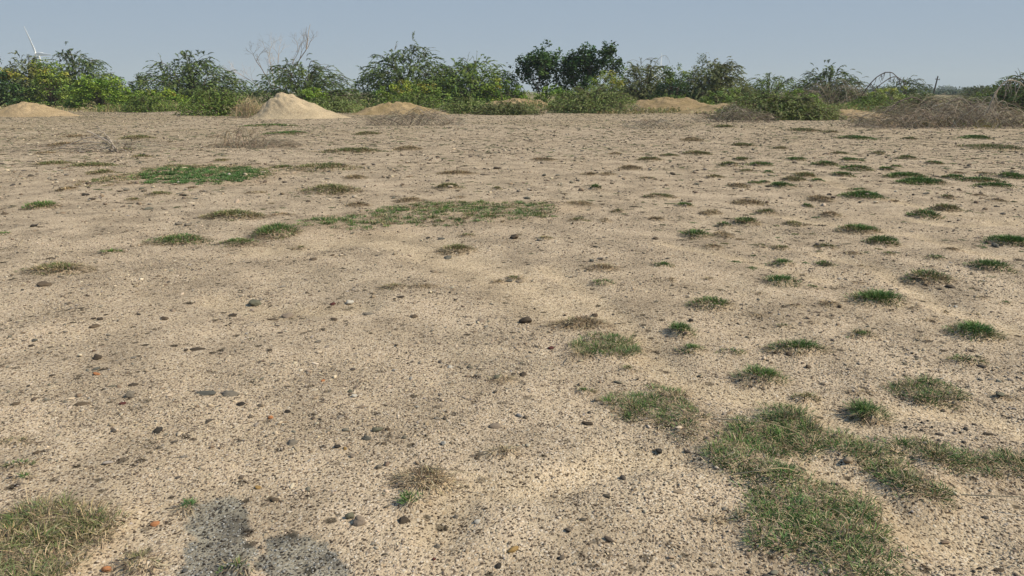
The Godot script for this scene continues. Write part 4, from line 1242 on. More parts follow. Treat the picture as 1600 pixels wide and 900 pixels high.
func mat_table() -> Array:
	return [
		["oval_grass_patch", [Vector2(-6.685, -12.408), Vector2(-7.077, -13.638), Vector2(-6.814, -14.224), Vector2(-6.05, -14.103), Vector2(-5.342, -14.103), Vector2(-4.721, -13.309), Vector2(-4.49, -12.502), Vector2(-4.793, -11.87), Vector2(-5.298, -11.535), Vector2(-5.975, -11.617)], 0.059, "lush", 0.06, 1.5, "bright green oval grass patch with two pale stones in it"],
		["grass_fringe", [Vector2(-7.391, -11.7), Vector2(-7.39, -12.408), Vector2(-7.021, -12.893), Vector2(-7.395, -14.347), Vector2(-6.365, -14.86), Vector2(-4.812, -13.867), Vector2(-4.347, -13.203), Vector2(-4.434, -12.408), Vector2(-6.436, -14.103), Vector2(-6.917, -13.417), Vector2(-6.542, -12.133), Vector2(-6.796, -11.375)], 0.041, "olive", 0.4, 0.55, "olive grass fringe behind and left of the bright oval patch"],
		["grass_patch", [Vector2(-2.572, -7.989), Vector2(-2.388, -8.412), Vector2(-1.918, -8.593), Vector2(-1.684, -9.08), Vector2(-1.246, -9.623), Vector2(-0.627, -9.681), Vector2(-0.087, -9.399), Vector2(0.267, -9.623), Vector2(0.574, -9.399), Vector2(0.555, -8.782), Vector2(0.313, -8.412), Vector2(-0.154, -8.281), Vector2(-0.614, -8.238), Vector2(-0.745, -7.989), Vector2(-1.118, -7.989), Vector2(-1.529, -7.793), Vector2(-1.858, -7.642), Vector2(-2.087, -7.989), Vector2(-2.352, -7.87)], 0.05, "green", 0.2, 1.5, "long ragged green grass patch across the middle of the plain"],
		["grass_mat", [Vector2(0.345, -4.006), Vector2(0.47, -4.192), Vector2(0.573, -4.192), Vector2(0.745, -4.121), Vector2(0.787, -3.951), Vector2(0.691, -3.794), Vector2(0.558, -3.774), Vector2(0.396, -3.834)], 0.041, "green", 0.25, 0.8, "pale green grass mat left of the sandy rill with dark tail"],
		["grass_mat", [Vector2(0.454, -3.188), Vector2(0.558, -3.279), Vector2(0.683, -3.248), Vector2(0.771, -3.391), Vector2(0.857, -3.326), Vector2(0.848, -3.173), Vector2(0.894, -3.031), Vector2(0.858, -2.913), Vector2(0.763, -2.815), Vector2(0.725, -2.901), Vector2(0.638, -3.005), Vector2(0.534, -3.018)], 0.038, "green", 0.25, 0.9, "straggling grass mat above and right of the round black stone"],
		["grass_mat", [Vector2(0.966, -2.901), Vector2(1.055, -2.978), Vector2(1.134, -2.901), Vector2(1.265, -3.101), Vector2(1.417, -3.129), Vector2(1.395, -2.926), Vector2(1.343, -2.734), Vector2(1.174, -2.614), Vector2(1.076, -2.689), Vector2(0.948, -2.547), Vector2(0.833, -2.512), Vector2(0.843, -2.624), Vector2(0.919, -2.7)], 0.05, "green", 0.2, 1, "tall green grass mat where the ridges meet"],
		["grass_mat", [Vector2(0.921, -2.547), Vector2(1.032, -2.562), Vector2(1.165, -2.498), Vector2(1.293, -2.381), Vector2(1.334, -2.303), Vector2(1.359, -2.229), Vector2(1.284, -2.136), Vector2(1.296, -2.064), Vector2(1.244, -1.9), Vector2(1.056, -1.825), Vector2(1.035, -1.912), Vector2(0.924, -2.002), Vector2(0.838, -2.064), Vector2(0.83, -2.193), Vector2(0.939, -2.295), Vector2(0.943, -2.436)], 0.043, "green", 0.2, 1, "largest foreground grass mat with dead stalks in it"],
		["grass_ridge", [Vector2(1.388, -2.839), Vector2(1.516, -2.803), Vector2(1.567, -2.667), Vector2(1.632, -2.547), Vector2(1.678, -2.436), Vector2(1.676, -2.337), Vector2(1.621, -2.286), Vector2(1.522, -2.303), Vector2(1.503, -2.427), Vector2(1.448, -2.547), Vector2(1.37, -2.667)], 0.043, "green", 0.28, 1, "lower left branch of the forked grass ridge"],
		["grass_ridge", [Vector2(1.59, -2.78), Vector2(1.747, -2.757), Vector2(1.886, -2.706), Vector2(1.911, -2.614), Vector2(2.053, -2.624), Vector2(2.285, -2.646), Vector2(2.157, -2.474), Vector2(1.945, -2.464), Vector2(1.812, -2.498), Vector2(1.738, -2.593), Vector2(1.632, -2.646)], 0.043, "green", 0.3, 0.9, "upper right branch of the forked grass ridge"],
		["grass_mat", [Vector2(1.952, -3.375), Vector2(2.096, -3.391), Vector2(2.231, -3.45), Vector2(2.303, -3.342), Vector2(2.294, -3.233), Vector2(2.158, -3.158), Vector2(2.04, -3.173), Vector2(2.001, -3.279), Vector2(1.926, -3.31)], 0.041, "green", 0.3, 0.95, "dark green grass mat with a tail on its left"],
		["grass_clump", [Vector2(-1.896, -2.064), Vector2(-1.842, -2.174), Vector2(-1.813, -2.233), Vector2(-1.713, -2.261), Vector2(-1.601, -2.253), Vector2(-1.484, -2.193), Vector2(-1.414, -2.118), Vector2(-1.413, -2.029), Vector2(-1.419, -1.931), Vector2(-1.406, -1.811), Vector2(-1.641, -1.729)], 0.059, "olive", 0.3, 0.85, "tall straw and olive grass clump in the near left corner"],
	]

func swell_table() -> Array:
	return [
		[-6.646, -13.793, 0.647, 0.024], [-6.646, -12.93, 0.647, 0.021], [-5.784, -13.793, 0.647, 0.027], [-5.784, -12.93, 0.647, 0.022], [-5.784, -12.067, 0.647, 0.021], [-4.921, -12.93, 0.647, 0.027],
		[-4.921, -12.067, 0.647, 0.037], [-6.887, -14.352, 0.762, 0.024], [-6.887, -12.32, 0.762, 0.024], [-5.871, -14.352, 0.762, 0.017], [-4.855, -13.336, 0.762, 0.021], [-2.232, -7.982, 0.51, 0.021],
		[-1.553, -8.661, 0.51, 0.019], [-1.553, -7.982, 0.51, 0.018], [-0.873, -9.341, 0.51, 0.02], [-0.873, -8.661, 0.51, 0.032], [-0.194, -9.341, 0.51, 0.03], [-0.194, -8.661, 0.51, 0.03],
		[0.486, -9.341, 0.51, 0.03], [0.415, -3.983, 0.105, 0.016], [0.415, -3.843, 0.105, 0.018], [0.555, -4.122, 0.105, 0.022], [0.555, -3.983, 0.105, 0.023], [0.555, -3.843, 0.105, 0.025],
		[0.694, -4.122, 0.105, 0.025], [0.694, -3.983, 0.105, 0.015], [0.694, -3.843, 0.105, 0.022], [0.528, -3.171, 0.11, 0.021], [0.674, -3.171, 0.11, 0.019], [0.674, -3.025, 0.11, 0.015],
		[0.821, -3.318, 0.11, 0.018], [0.821, -3.171, 0.11, 0.014], [0.821, -3.025, 0.11, 0.024], [0.821, -2.878, 0.11, 0.023], [0.93, -2.642, 0.146, 0.026], [1.125, -2.837, 0.146, 0.021],
		[1.319, -3.032, 0.146, 0.031], [1.319, -2.837, 0.146, 0.026], [0.918, -2.122, 0.132, 0.027], [1.095, -2.474, 0.132, 0.026], [1.095, -2.298, 0.132, 0.021], [1.095, -2.122, 0.132, 0.02],
		[1.095, -1.946, 0.132, 0.023], [1.271, -2.298, 0.132, 0.02], [1.271, -2.122, 0.132, 0.016], [1.43, -2.779, 0.09, 0.019], [1.43, -2.659, 0.09, 0.026], [1.55, -2.659, 0.09, 0.015],
		[1.55, -2.539, 0.09, 0.015], [1.55, -2.419, 0.09, 0.023], [1.55, -2.299, 0.09, 0.018], [1.67, -2.419, 0.09, 0.022], [1.65, -2.72, 0.09, 0.021], [1.77, -2.72, 0.09, 0.019],
		[1.77, -2.6, 0.09, 0.028], [1.89, -2.6, 0.09, 0.017], [1.89, -2.48, 0.09, 0.02], [2.01, -2.6, 0.09, 0.017], [2.01, -2.48, 0.09, 0.023], [2.13, -2.6, 0.09, 0.018],
		[2.13, -2.48, 0.09, 0.019], [2.25, -2.6, 0.09, 0.025], [2.106, -3.39, 0.09, 0.018], [2.106, -3.27, 0.09, 0.021], [2.226, -3.39, 0.09, 0.026], [2.226, -3.27, 0.09, 0.015],
		[-1.814, -2.18, 0.122, 0.021], [-1.814, -2.016, 0.122, 0.024], [-1.651, -2.18, 0.122, 0.034], [-1.651, -2.016, 0.122, 0.031], [-1.651, -1.853, 0.122, 0.024], [-1.488, -2.18, 0.122, 0.026],
		[-1.488, -2.016, 0.122, 0.023], [-1.488, -1.853, 0.122, 0.028],
	]

func rill_table() -> Array:
	return [
		[Vector2(5.104, -14.347), Vector2(5.666, -13.417), 0.16],
		[Vector2(5.666, -13.417), Vector2(5.555, -11.87), 0.16],
		[Vector2(5.555, -11.87), Vector2(5.408, -10.774), 0.16],
		[Vector2(5.408, -10.774), Vector2(5.519, -9.623), 0.16],
		[Vector2(5.519, -9.623), Vector2(5.68, -8.734), 0.16],
		[Vector2(5.68, -8.734), Vector2(5.964, -7.989), 0.16],
		[Vector2(5.964, -7.989), Vector2(6.462, -7.679), 0.16],
		[Vector2(4.936, -8.281), Vector2(5.218, -7.989), 0.14],
		[Vector2(5.218, -7.989), Vector2(5.72, -8.07), 0.14],
		[Vector2(5.72, -8.07), Vector2(6.325, -8.281), 0.14],
		[Vector2(0.338, -5.925), Vector2(0.516, -5.399), 0.13],
		[Vector2(0.516, -5.399), Vector2(0.683, -4.718), 0.13],
		[Vector2(0.683, -4.718), Vector2(0.826, -4.121), 0.13],
		[Vector2(0.826, -4.121), Vector2(0.839, -3.695), 0.13],
		[Vector2(0.839, -3.695), Vector2(0.887, -3.425), 0.13],
		[Vector2(0.887, -3.425), Vector2(1.097, -3.326), 0.13],
		[Vector2(1.097, -3.326), Vector2(1.344, -3.188), 0.13],
		[Vector2(1.344, -3.188), Vector2(1.613, -3.011), 0.13],
		[Vector2(-1.343, -7.156), Vector2(-0.901, -6.842), 0.35],
		[Vector2(-0.901, -6.842), Vector2(-0.467, -6.162), 0.35],
		[Vector2(-0.467, -6.162), Vector2(0, -5.497), 0.35],
		[Vector2(0, -5.497), Vector2(0.324, -4.795), 0.35],
		[Vector2(-2.378, -6.638), Vector2(-1.841, -6.996), 0.3],
		[Vector2(-1.841, -6.996), Vector2(-1.225, -7.255), 0.3],
		[Vector2(-2.192, -4.954), Vector2(-1.572, -4.644), 0.14],
		[Vector2(-1.572, -4.644), Vector2(-1.11, -4.795), 0.14],
		[Vector2(2.971, -6.418), Vector2(3.263, -5.925), 0.12],
		[Vector2(3.263, -5.925), Vector2(3.144, -4.795), 0.12],
		[Vector2(3.144, -4.795), Vector2(3.307, -4.241), 0.12],
		[Vector2(1.522, -3.011), Vector2(1.944, -3.115), 0.1],
		[Vector2(1.944, -3.115), Vector2(2.275, -3.045), 0.1],
		[Vector2(2.275, -3.045), Vector2(2.393, -2.791), 0.1],
		[Vector2(-0.25, -2.136), Vector2(-0.202, -2.427), 0.1],
		[Vector2(-0.202, -2.427), Vector2(0.152, -2.427), 0.1],
		[Vector2(0.152, -2.427), Vector2(0.486, -2.624), 0.1],
		[Vector2(0.486, -2.624), Vector2(0.702, -2.624), 0.1],
		[Vector2(3.166, -8.979), Vector2(3.763, -8.07), 0.12],
		[Vector2(3.763, -8.07), Vector2(4.393, -7.322), 0.12],
		[Vector2(4.393, -7.322), Vector2(4.608, -6.418), 0.12],
		[Vector2(1.578, -6.996), Vector2(2.061, -6.418), 0.1],
		[Vector2(2.061, -6.418), Vector2(2.623, -5.497), 0.1],
		[Vector2(1.269, -2.498), Vector2(1.346, -2.337), 0.13],
		[Vector2(1.346, -2.337), Vector2(1.381, -2.174), 0.13],
		[Vector2(1.381, -2.174), Vector2(1.543, -2.064), 0.13],
	]

func ash_table() -> Array:
	return [
		[Vector2(-1.196, -2.303), Vector2(-1.129, -2.346), Vector2(-1.051, -2.346), Vector2(-0.968, -2.253), Vector2(-0.93, -2.1), Vector2(-0.871, -2.022), Vector2(-0.835, -1.884), Vector2(-0.897, -1.729), Vector2(-1.068, -1.884), Vector2(-1.136, -2.1)],
		[Vector2(-0.869, -2.078), Vector2(-0.812, -2.121), Vector2(-0.735, -2.129), Vector2(-0.638, -2.057), Vector2(-0.532, -1.931), Vector2(-0.499, -1.811), Vector2(-0.673, -1.811), Vector2(-0.839, -1.956)],
	]

func stone_table() -> Array:
	return [
		[-1.893, -4.918, 0.095, 0.109, 0.063, "olive", -0.32, "olive boulder-shaped stone alone at middle left", ""],
		[-2.747, -4.346, 0.072, 0.074, 0.036, "brown", 0.138, "brown stone just below a pair of small ones", ""],
		[-2.794, -4.487, 0.044, 0.05, 0.029, "dark_brown", 0.277, "small loose dark brown stone left of the olive boulder, nearest to it", "small loose stones"],
		[-2.849, -4.5, 0.044, 0.035, 0.017, "dark_brown", 0.318, "small loose dark brown stone left of the olive boulder, second nearest to it", "small loose stones"],
		[-2.407, -3.775, 0.067, 0.077, 0.046, "dark_brown", 0.164, "dark brown stone at left with blue-grey flake under it", ""],
		[-2.317, -3.612, 0.054, 0.036, 0.02, "blue_grey", 0.322, "blue-grey flake below the dark brown stone at left", ""],
		[-2.274, -3.542, 0.056, 0.029, 0.017, "orange", -0.337, "rusty flake lowest of the three at left", ""],
		[-1.939, -3.247, 0.062, 0.071, 0.046, "grey", -0.148, "grey upright stone beside a rusty flake", ""],
		[-2.004, -3.39, 0.057, 0.037, 0.022, "dark_brown", 0.326, "dark flat stone just above the grey upright one", ""],
		[-1.941, -3.167, 0.045, 0.029, 0.018, "red", 0.193, "rust-red flake left of the grey upright stone", ""],
		[-1.629, -2.889, 0.047, 0.054, 0.035, "black", -0.063, "black lump of stone at lower left", ""],
		[-2.133, -3.157, 0.079, 0.04, 0.021, "brown", 0.31, "long flat brown stone at far lower left", ""],
		[-1.907, -3.931, 0.1, 0.05, 0.022, "dark_brown", 0.084, "dark brown bar-shaped slab lying tilted", ""],
		[-1.959, -3.91, 0.031, 0.035, 0.022, "dark_brown", 0.223, "small loose dark brown stone in front of the olive boulder, second nearest to it", "small loose stones"],
		[-1.566, -3.296, 0.152, 0.076, 0.019, "blue_grey", -0.145, "long thin blue-grey slab", ""],
		[-1.451, -3.28, 0.105, 0.062, 0.041, "grey", -0.216, "broad flat grey stone right of the long slab", ""],
		[-1.343, -3.16, 0.051, 0.04, 0.027, "black", -0.039, "blue-black stone below the broad grey one", ""],
		[-1.235, -3.141, 0.051, 0.035, 0.024, "tan", -0.254, "tan flake left of the orange pebble", ""],
		[-1.152, -3.015, 0.03, 0.033, 0.023, "orange", -0.083, "bright orange pebble at lower left", ""],
		[-1.088, -3.084, 0.044, 0.034, 0.024, "black", 0.323, "flat black stone right of the orange pebble", ""],
		[-0.979, -2.786, 0.048, 0.047, 0.035, "grey", -0.118, "dark grey wedge stone with a flat top", ""],
		[-2.368, -4.515, 0.079, 0.059, 0.029, "brown", -0.343, "brown flat stone left of the olive boulder, lower", ""],
		[-1.95, -4.599, 0.076, 0.059, 0.03, "dark_brown", -0.319, "dark stone just left below the olive boulder", ""],
		[-1.645, -4.565, 0.093, 0.046, 0.021, "brown", -0.231, "brown sliver right below the olive boulder", ""],
		[-1.572, -4.644, 0.099, 0.084, 0.043, "pink_grey", 0.199, "pinkish grey stone right of the olive boulder", ""],
		[-1.452, -3.91, 0.038, 0.038, 0.022, "dark_brown", -0.096, "small loose dark brown stone in front of the olive boulder, nearest to it", "small loose stones"],
		[-2.967, -4.076, 0.048, 0.046, 0.023, "blue_grey", -0.147, "small loose blue grey stone left of the olive boulder", "small loose stones"],
		[-2.926, -3.978, 0.047, 0.037, 0.019, "dark_brown", -0.282, "small loose dark brown stone left of the olive boulder, third nearest to it", "small loose stones"],
		[-2.466, -3.157, 0.057, 0.035, 0.021, "brown", 0.337, "flat brown stone near the left border", ""],
		[0.082, -4.472, 0.108, 0.105, 0.058, "dark_brown", -0.053, "pointed dark brown stone in the middle of bare sand", ""],
		[0.581, -4.624, 0.058, 0.064, 0.034, "brown", -0.204, "round brown stone above the dry mat", ""],
		[-0.677, -4.571, 0.066, 0.055, 0.029, "brown", -0.308, "brown stone between bare sand and pebbles, pointed left", ""],
		[-1.319, -4.892, 0.047, 0.054, 0.027, "red", -0.311, "small dark red stone", ""],
		[-1.195, -4.926, 0.062, 0.071, 0.041, "white", -0.232, "whitish stone right of the dark red one", ""],
		[-1.009, -4.637, 0.103, 0.052, 0.021, "grey", 0.124, "pale grey slab below the whitish stone", ""],
		[-1.209, -4.501, 0.065, 0.055, 0.029, "brown", -0.245, "brown stone below the dark red one", ""],
		[-0.846, -5.029, 0.072, 0.047, 0.023, "dark_brown", -0.321, "dark sliver under the dry tuft", ""],
		[-1.047, -5.048, 0.044, 0.05, 0.033, "tan", -0.007, "small loose tan stone right of the olive boulder", "small loose stones"],
		[0.056, -3.54, 0.042, 0.046, 0.03, "dark_brown", -0.176, "dark brown knob with a stick-like flake at its left", ""],
		[0.011, -3.553, 0.039, 0.02, 0.013, "dark_brown", 0.348, "thin dark flake touching the brown knob", ""],
		[-0.087, -3.481, 0.045, 0.039, 0.026, "olive", -0.264, "greenish stone left of the brown knob", ""],
		[-0.616, -2.901, 0.062, 0.038, 0.028, "olive", 0.02, "flat olive stone, larger of two side by side", ""],
		[-0.573, -2.906, 0.03, 0.026, 0.02, "brown", 0.192, "small brown stone touching the flat olive one", ""],
		[-0.651, -2.825, 0.06, 0.04, 0.03, "blue_grey", -0.063, "smooth blue-grey oval stone", ""],
		[-0.799, -3.255, 0.036, 0.032, 0.022, "white", 0.341, "white pebble below a grey-green one", ""],
		[-0.837, -3.325, 0.04, 0.033, 0.022, "olive", -0.016, "grey-green pebble above a white one", ""],
		[-1.017, -3.452, 0.027, 0.03, 0.02, "orange", -0.181, "small orange pebble in bare gravel", ""],
		[-0.089, -2.942, 0.078, 0.045, 0.034, "pink_grey", -0.063, "flat pinkish grey stone in the middle foreground", ""],
		[-0.301, -2.776, 0.034, 0.031, 0.024, "white", -0.324, "round white pebble left of the straw tuft", ""],
		[0.356, -2.956, 0.066, 0.033, 0.023, "dark_brown", -0.055, "dark elongated stone left of the straggling mat", ""],
		[-0.351, -3.659, 0.033, 0.032, 0.021, "white", -0.176, "small loose white stone in front of the pointed dark brown stone", "small loose stones"],
		[-0.767, -2.76, 0.034, 0.028, 0.021, "black", 0.273, "black stone left of a yellowish pebble", ""],
		[-0.732, -2.743, 0.025, 0.029, 0.019, "ochre", 0.232, "yellowish pebble right of a black stone", ""],
		[-0.217, -4.469, 0.061, 0.06, 0.033, "pink_grey", -0.001, "pinkish stone left of the pointed dark one", ""],
		[0.242, -3.983, 0.047, 0.043, 0.026, "red", -0.328, "red-brown stone at the left end of the pale mat", ""],
		[-1.206, -4.084, 0.052, 0.046, 0.027, "grey", -0.172, "small loose grey stone in front of the olive boulder", "small loose stones"],
		[-0.557, -2.581, 0.032, 0.037, 0.024, "grey", -0.18, "grey leaning stone in the lower middle", ""],
		[-0.907, -2.329, 0.039, 0.028, 0.023, "brown", -0.204, "brown stone left of the olive slab", ""],
		[-0.599, -2.225, 0.04, 0.046, 0.03, "olive", -0.188, "olive slab leaning on a rough pink stone", ""],
		[-0.549, -2.189, 0.065, 0.064, 0.049, "pink_grey", 0.259, "rough pinkish grey stone, right of the olive slab", ""],
		[-0.397, -2.195, 0.039, 0.045, 0.03, "dark_brown", -0.251, "egg-shaped brown stone below the lush tuft", ""],
		[-0.13, -2.197, 0.033, 0.025, 0.022, "white", -0.314, "smooth white pebble right of the egg-shaped stone", ""],
		[-0.098, -2.276, 0.024, 0.013, 0.011, "dark_brown", 0.3, "small loose dark brown stone right of the egg-shaped brown stone", "small loose stones"],
		[-0.256, -2.069, 0.031, 0.029, 0.023, "grey", 0.046, "dark grey chunk at the bottom middle", ""],
		[0.007, -2.03, 0.052, 0.027, 0.025, "ochre", 0.343, "ochre banana-shaped stone near the bottom", ""],
		[-0.048, -1.948, 0.027, 0.028, 0.02, "black", -0.068, "black pebble below the ochre stone", ""],
		[-0.206, -2.254, 0.026, 0.024, 0.02, "grey", 0.281, "small loose grey stone right of the egg-shaped brown stone", "small loose stones"],
		[-0.996, -2.416, 0.028, 0.024, 0.019, "ochre", 0.108, "yellow pebble above the ashy stain", ""],
		[-0.681, -2.676, 0.03, 0.027, 0.021, "pink_grey", 0.204, "small loose pink grey stone behind the egg-shaped brown stone", "small loose stones"],
		[-0.258, -1.979, 0.017, 0.016, 0.013, "red", 0.171, "small loose red stone in front of the egg-shaped brown stone", "small loose stones"],
		[-1.291, -2.177, 0.044, 0.029, 0.024, "orange", -0.004, "orange brick-like stone right of the tall grass clump", ""],
		[-1.323, -1.927, 0.042, 0.032, 0.028, "orange", -0.285, "orange stone in the bottom left corner", ""],
		[-1.437, -1.919, 0.035, 0.041, 0.026, "grey", -0.202, "dark grey stone at the foot of the tall grass clump", ""],
		[-2.04, -2.679, 0.036, 0.023, 0.016, "brown", 0.262, "small loose brown stone behind the tall straw clump", "small loose stones"],
		[-2.087, -2.784, 0.034, 0.017, 0.011, "pink_grey", 0.28, "small loose pink grey stone behind the tall straw clump", "small loose stones"],
		[0.639, -2.713, 0.036, 0.042, 0.027, "black", 0.297, "round black stone in the foreground", ""],
		[1.215, -4.474, 0.043, 0.05, 0.029, "black", -0.114, "small black stone above a round green tuft", ""],
		[3.06, -6.83, 0.084, 0.096, 0.049, "black", 0.11, "lower stone of a dark pair at right", ""],
		[3.23, -7.107, 0.073, 0.084, 0.032, "dark_brown", 0.21, "upper stone of a dark pair at right", ""],
		[3.496, -5.353, 0.097, 0.096, 0.039, "dark_brown", 0.1, "dark oblong block at the edge of a dry green tuft", ""],
		[0.873, -2.784, 0.043, 0.039, 0.03, "tan", 0.22, "pale stone at the left foot of the tall mat", ""],
		[0.917, -2.811, 0.04, 0.033, 0.025, "grey", 0.02, "grey stone behind the pale one by the tall mat", ""],
		[1.669, -3.653, 0.054, 0.046, 0.027, "brown", 0.108, "brown stone between two right-hand tufts", ""],
		[1.404, -2.593, 0.053, 0.044, 0.033, "tan", 0.13, "pale crumbling stone under the grass ridge", ""],
		[2.168, -2.86, 0.064, 0.032, 0.014, "dark_brown", -0.162, "dark strip of stone near the right border", ""],
		[2.477, -3.245, 0.059, 0.042, 0.025, "olive", 0.296, "olive stone in the dry tuft at the right border", ""],
		[4.863, -6.845, 0.09, 0.104, 0.068, "blue_grey", 0.319, "dark stone at the left end of the large right tuft", ""],
		[4.877, -6.983, 0.079, 0.091, 0.05, "brown", -0.298, "brown stone left of the dark one by the right tuft", ""],
		[4.931, -6.86, 0.052, 0.059, 0.039, "black", 0.33, "small loose black stone behind the dark oblong block", "small loose stones"],
		[1.634, -3.845, 0.045, 0.052, 0.034, "brown", 0.323, "brown stone at the left end of the flat wide tuft", ""],
		[2.374, -4.809, 0.042, 0.048, 0.031, "dark_brown", 0.118, "small loose dark brown stone left of the dark oblong block", "small loose stones"],
		[0.034, -7.255, 0.122, 0.141, 0.065, "brown", -0.319, "brown peaked stone in front of the long grass patch", ""],
		[-0.747, -7.238, 0.115, 0.09, 0.032, "blue_grey", 0.279, "blue-grey flat stone in front of the long grass patch", ""],
		[-0.901, -7.282, 0.055, 0.063, 0.026, "black", -0.261, "small loose black stone in front of the long ragged grass patch", "small loose stones"],
		[0.302, -7.139, 0.094, 0.087, 0.032, "grey", 0.328, "flat grey stone right of the brown peaked one", ""],
		[-3.776, -8.013, 0.09, 0.103, 0.057, "grey", 0.117, "right grey stone of a close pair", ""],
		[-3.899, -8.054, 0.09, 0.104, 0.057, "grey", -0.308, "left grey stone of a close pair", ""],
		[-3.756, -5.399, 0.119, 0.125, 0.049, "brown", -0.233, "stacked-looking brown stone at the left", ""],
		[-1.838, -6.268, 0.071, 0.082, 0.034, "brown", 0.095, "brown stone with a flake at its left, middle", ""],
		[-0.621, -6.443, 0.085, 0.098, 0.04, "blue_grey", 0.048, "blue-grey stone set in the front of a tuft", ""],
		[-0.679, -5.861, 0.072, 0.073, 0.032, "tan", 0.173, "pale stone with dark shadow in bare sand", ""],
		[0.733, -6.192, 0.053, 0.061, 0.033, "blue_grey", 0.299, "small loose blue grey stone behind the pointed dark brown stone", "small loose stones"],
		[-0.037, -5.568, 0.085, 0.055, 0.025, "blue_grey", -0.197, "blue-grey flake beside a small tuft", ""],
		[0.069, -5.556, 0.095, 0.077, 0.035, "tan", -0.348, "pale brown stone in front of a small tuft", ""],
		[-6.363, -10.375, 0.115, 0.132, 0.055, "black", 0.296, "black stone above a dark flat one, far left", ""],
		[-6.02, -9.949, 0.138, 0.159, 0.044, "dark_brown", -0.341, "dark flat stone below a black one, far left", ""],
		[-6.467, -8.791, 0.114, 0.131, 0.047, "brown", 0.263, "brown stone at the left border", ""],
		[-5.48, -7.878, 0.081, 0.093, 0.042, "black", -0.269, "small loose black stone in front of the fallen grey branch", "small loose stones"],
		[1.526, -7.228, 0.088, 0.101, 0.039, "brown", 0.217, "small loose brown stone left of the dark stone pair", "small loose stones"],
		[-5.605, -11.717, 0.086, 0.099, 0.061, "white", 0.198, "pale stone at the front of the bright oval patch", ""],
		[-5.157, -12.744, 0.082, 0.094, 0.055, "white", 0.265, "pale stone inside the bright oval patch", ""],
		[-0.284, -14.163, 0.207, 0.238, 0.061, "dark_brown", 0.035, "dark low stone in the far middle", ""],
		[1.924, -2.968, 0.018, 0.021, 0.014, "black", 0.265, "small loose black stone in front of the tailed dark green mat, second nearest to it", "small loose stones"],
		[1.88, -2.891, 0.018, 0.02, 0.013, "black", -0.209, "small loose black stone behind the forked grass ridge, nearest to it", "small loose stones"],
		[1.942, -2.917, 0.018, 0.02, 0.013, "black", 0.12, "small loose black stone in front of the tailed dark green mat, third nearest to it", "small loose stones"],
		[1.822, -2.915, 0.024, 0.025, 0.017, "black", -0.119, "small loose black stone behind the forked grass ridge, second nearest to it", "small loose stones"],
		[2.041, -2.867, 0.02, 0.021, 0.014, "black", 0.274, "small loose black stone right of the forked grass ridge, second nearest to it", "small loose stones"],
		[1.974, -3.003, 0.018, 0.018, 0.012, "black", 0.192, "small loose black stone in front of the tailed dark green mat, nearest to it", "small loose stones"],
		[1.969, -2.733, 0.017, 0.016, 0.011, "black", -0.02, "small loose black stone right of the forked grass ridge, nearest to it", "small loose stones"],
		[3.23, -4.897, 0.028, 0.033, 0.021, "white", 0.018, "small loose white stone in front of the dark oblong block, nearest to it", "small loose stones"],
		[3.248, -4.865, 0.033, 0.038, 0.022, "white", -0.332, "small loose white stone in front of the dark oblong block, second nearest to it", "small loose stones"],
		[1.268, -2.888, 0.035, 0.027, 0.02, "pink_grey", -0.326, "pinkish stone half hidden in the tall mat", ""],
		[-0.568, -2.781, 0.023, 0.021, 0.016, "brown", 0.066, "small loose brown stone left of the flat pinkish stone", "small loose stones"],
		[-0.911, -3.001, 0.024, 0.02, 0.014, "black", -0.008, "small loose black stone left of the flat pinkish stone", "small loose stones"],
		[0.775, -1.915, 0.029, 0.022, 0.02, "tan", 0.255, "tan stone at the bottom edge left of the largest mat", ""],
		[1.534, -1.947, 0.025, 0.014, 0.012, "black", 0.076, "black stone at the bottom right", ""],
		[1.589, -1.929, 0.042, 0.021, 0.016, "brown", -0.253, "brown flat stone in the bottom right corner", ""],
	]



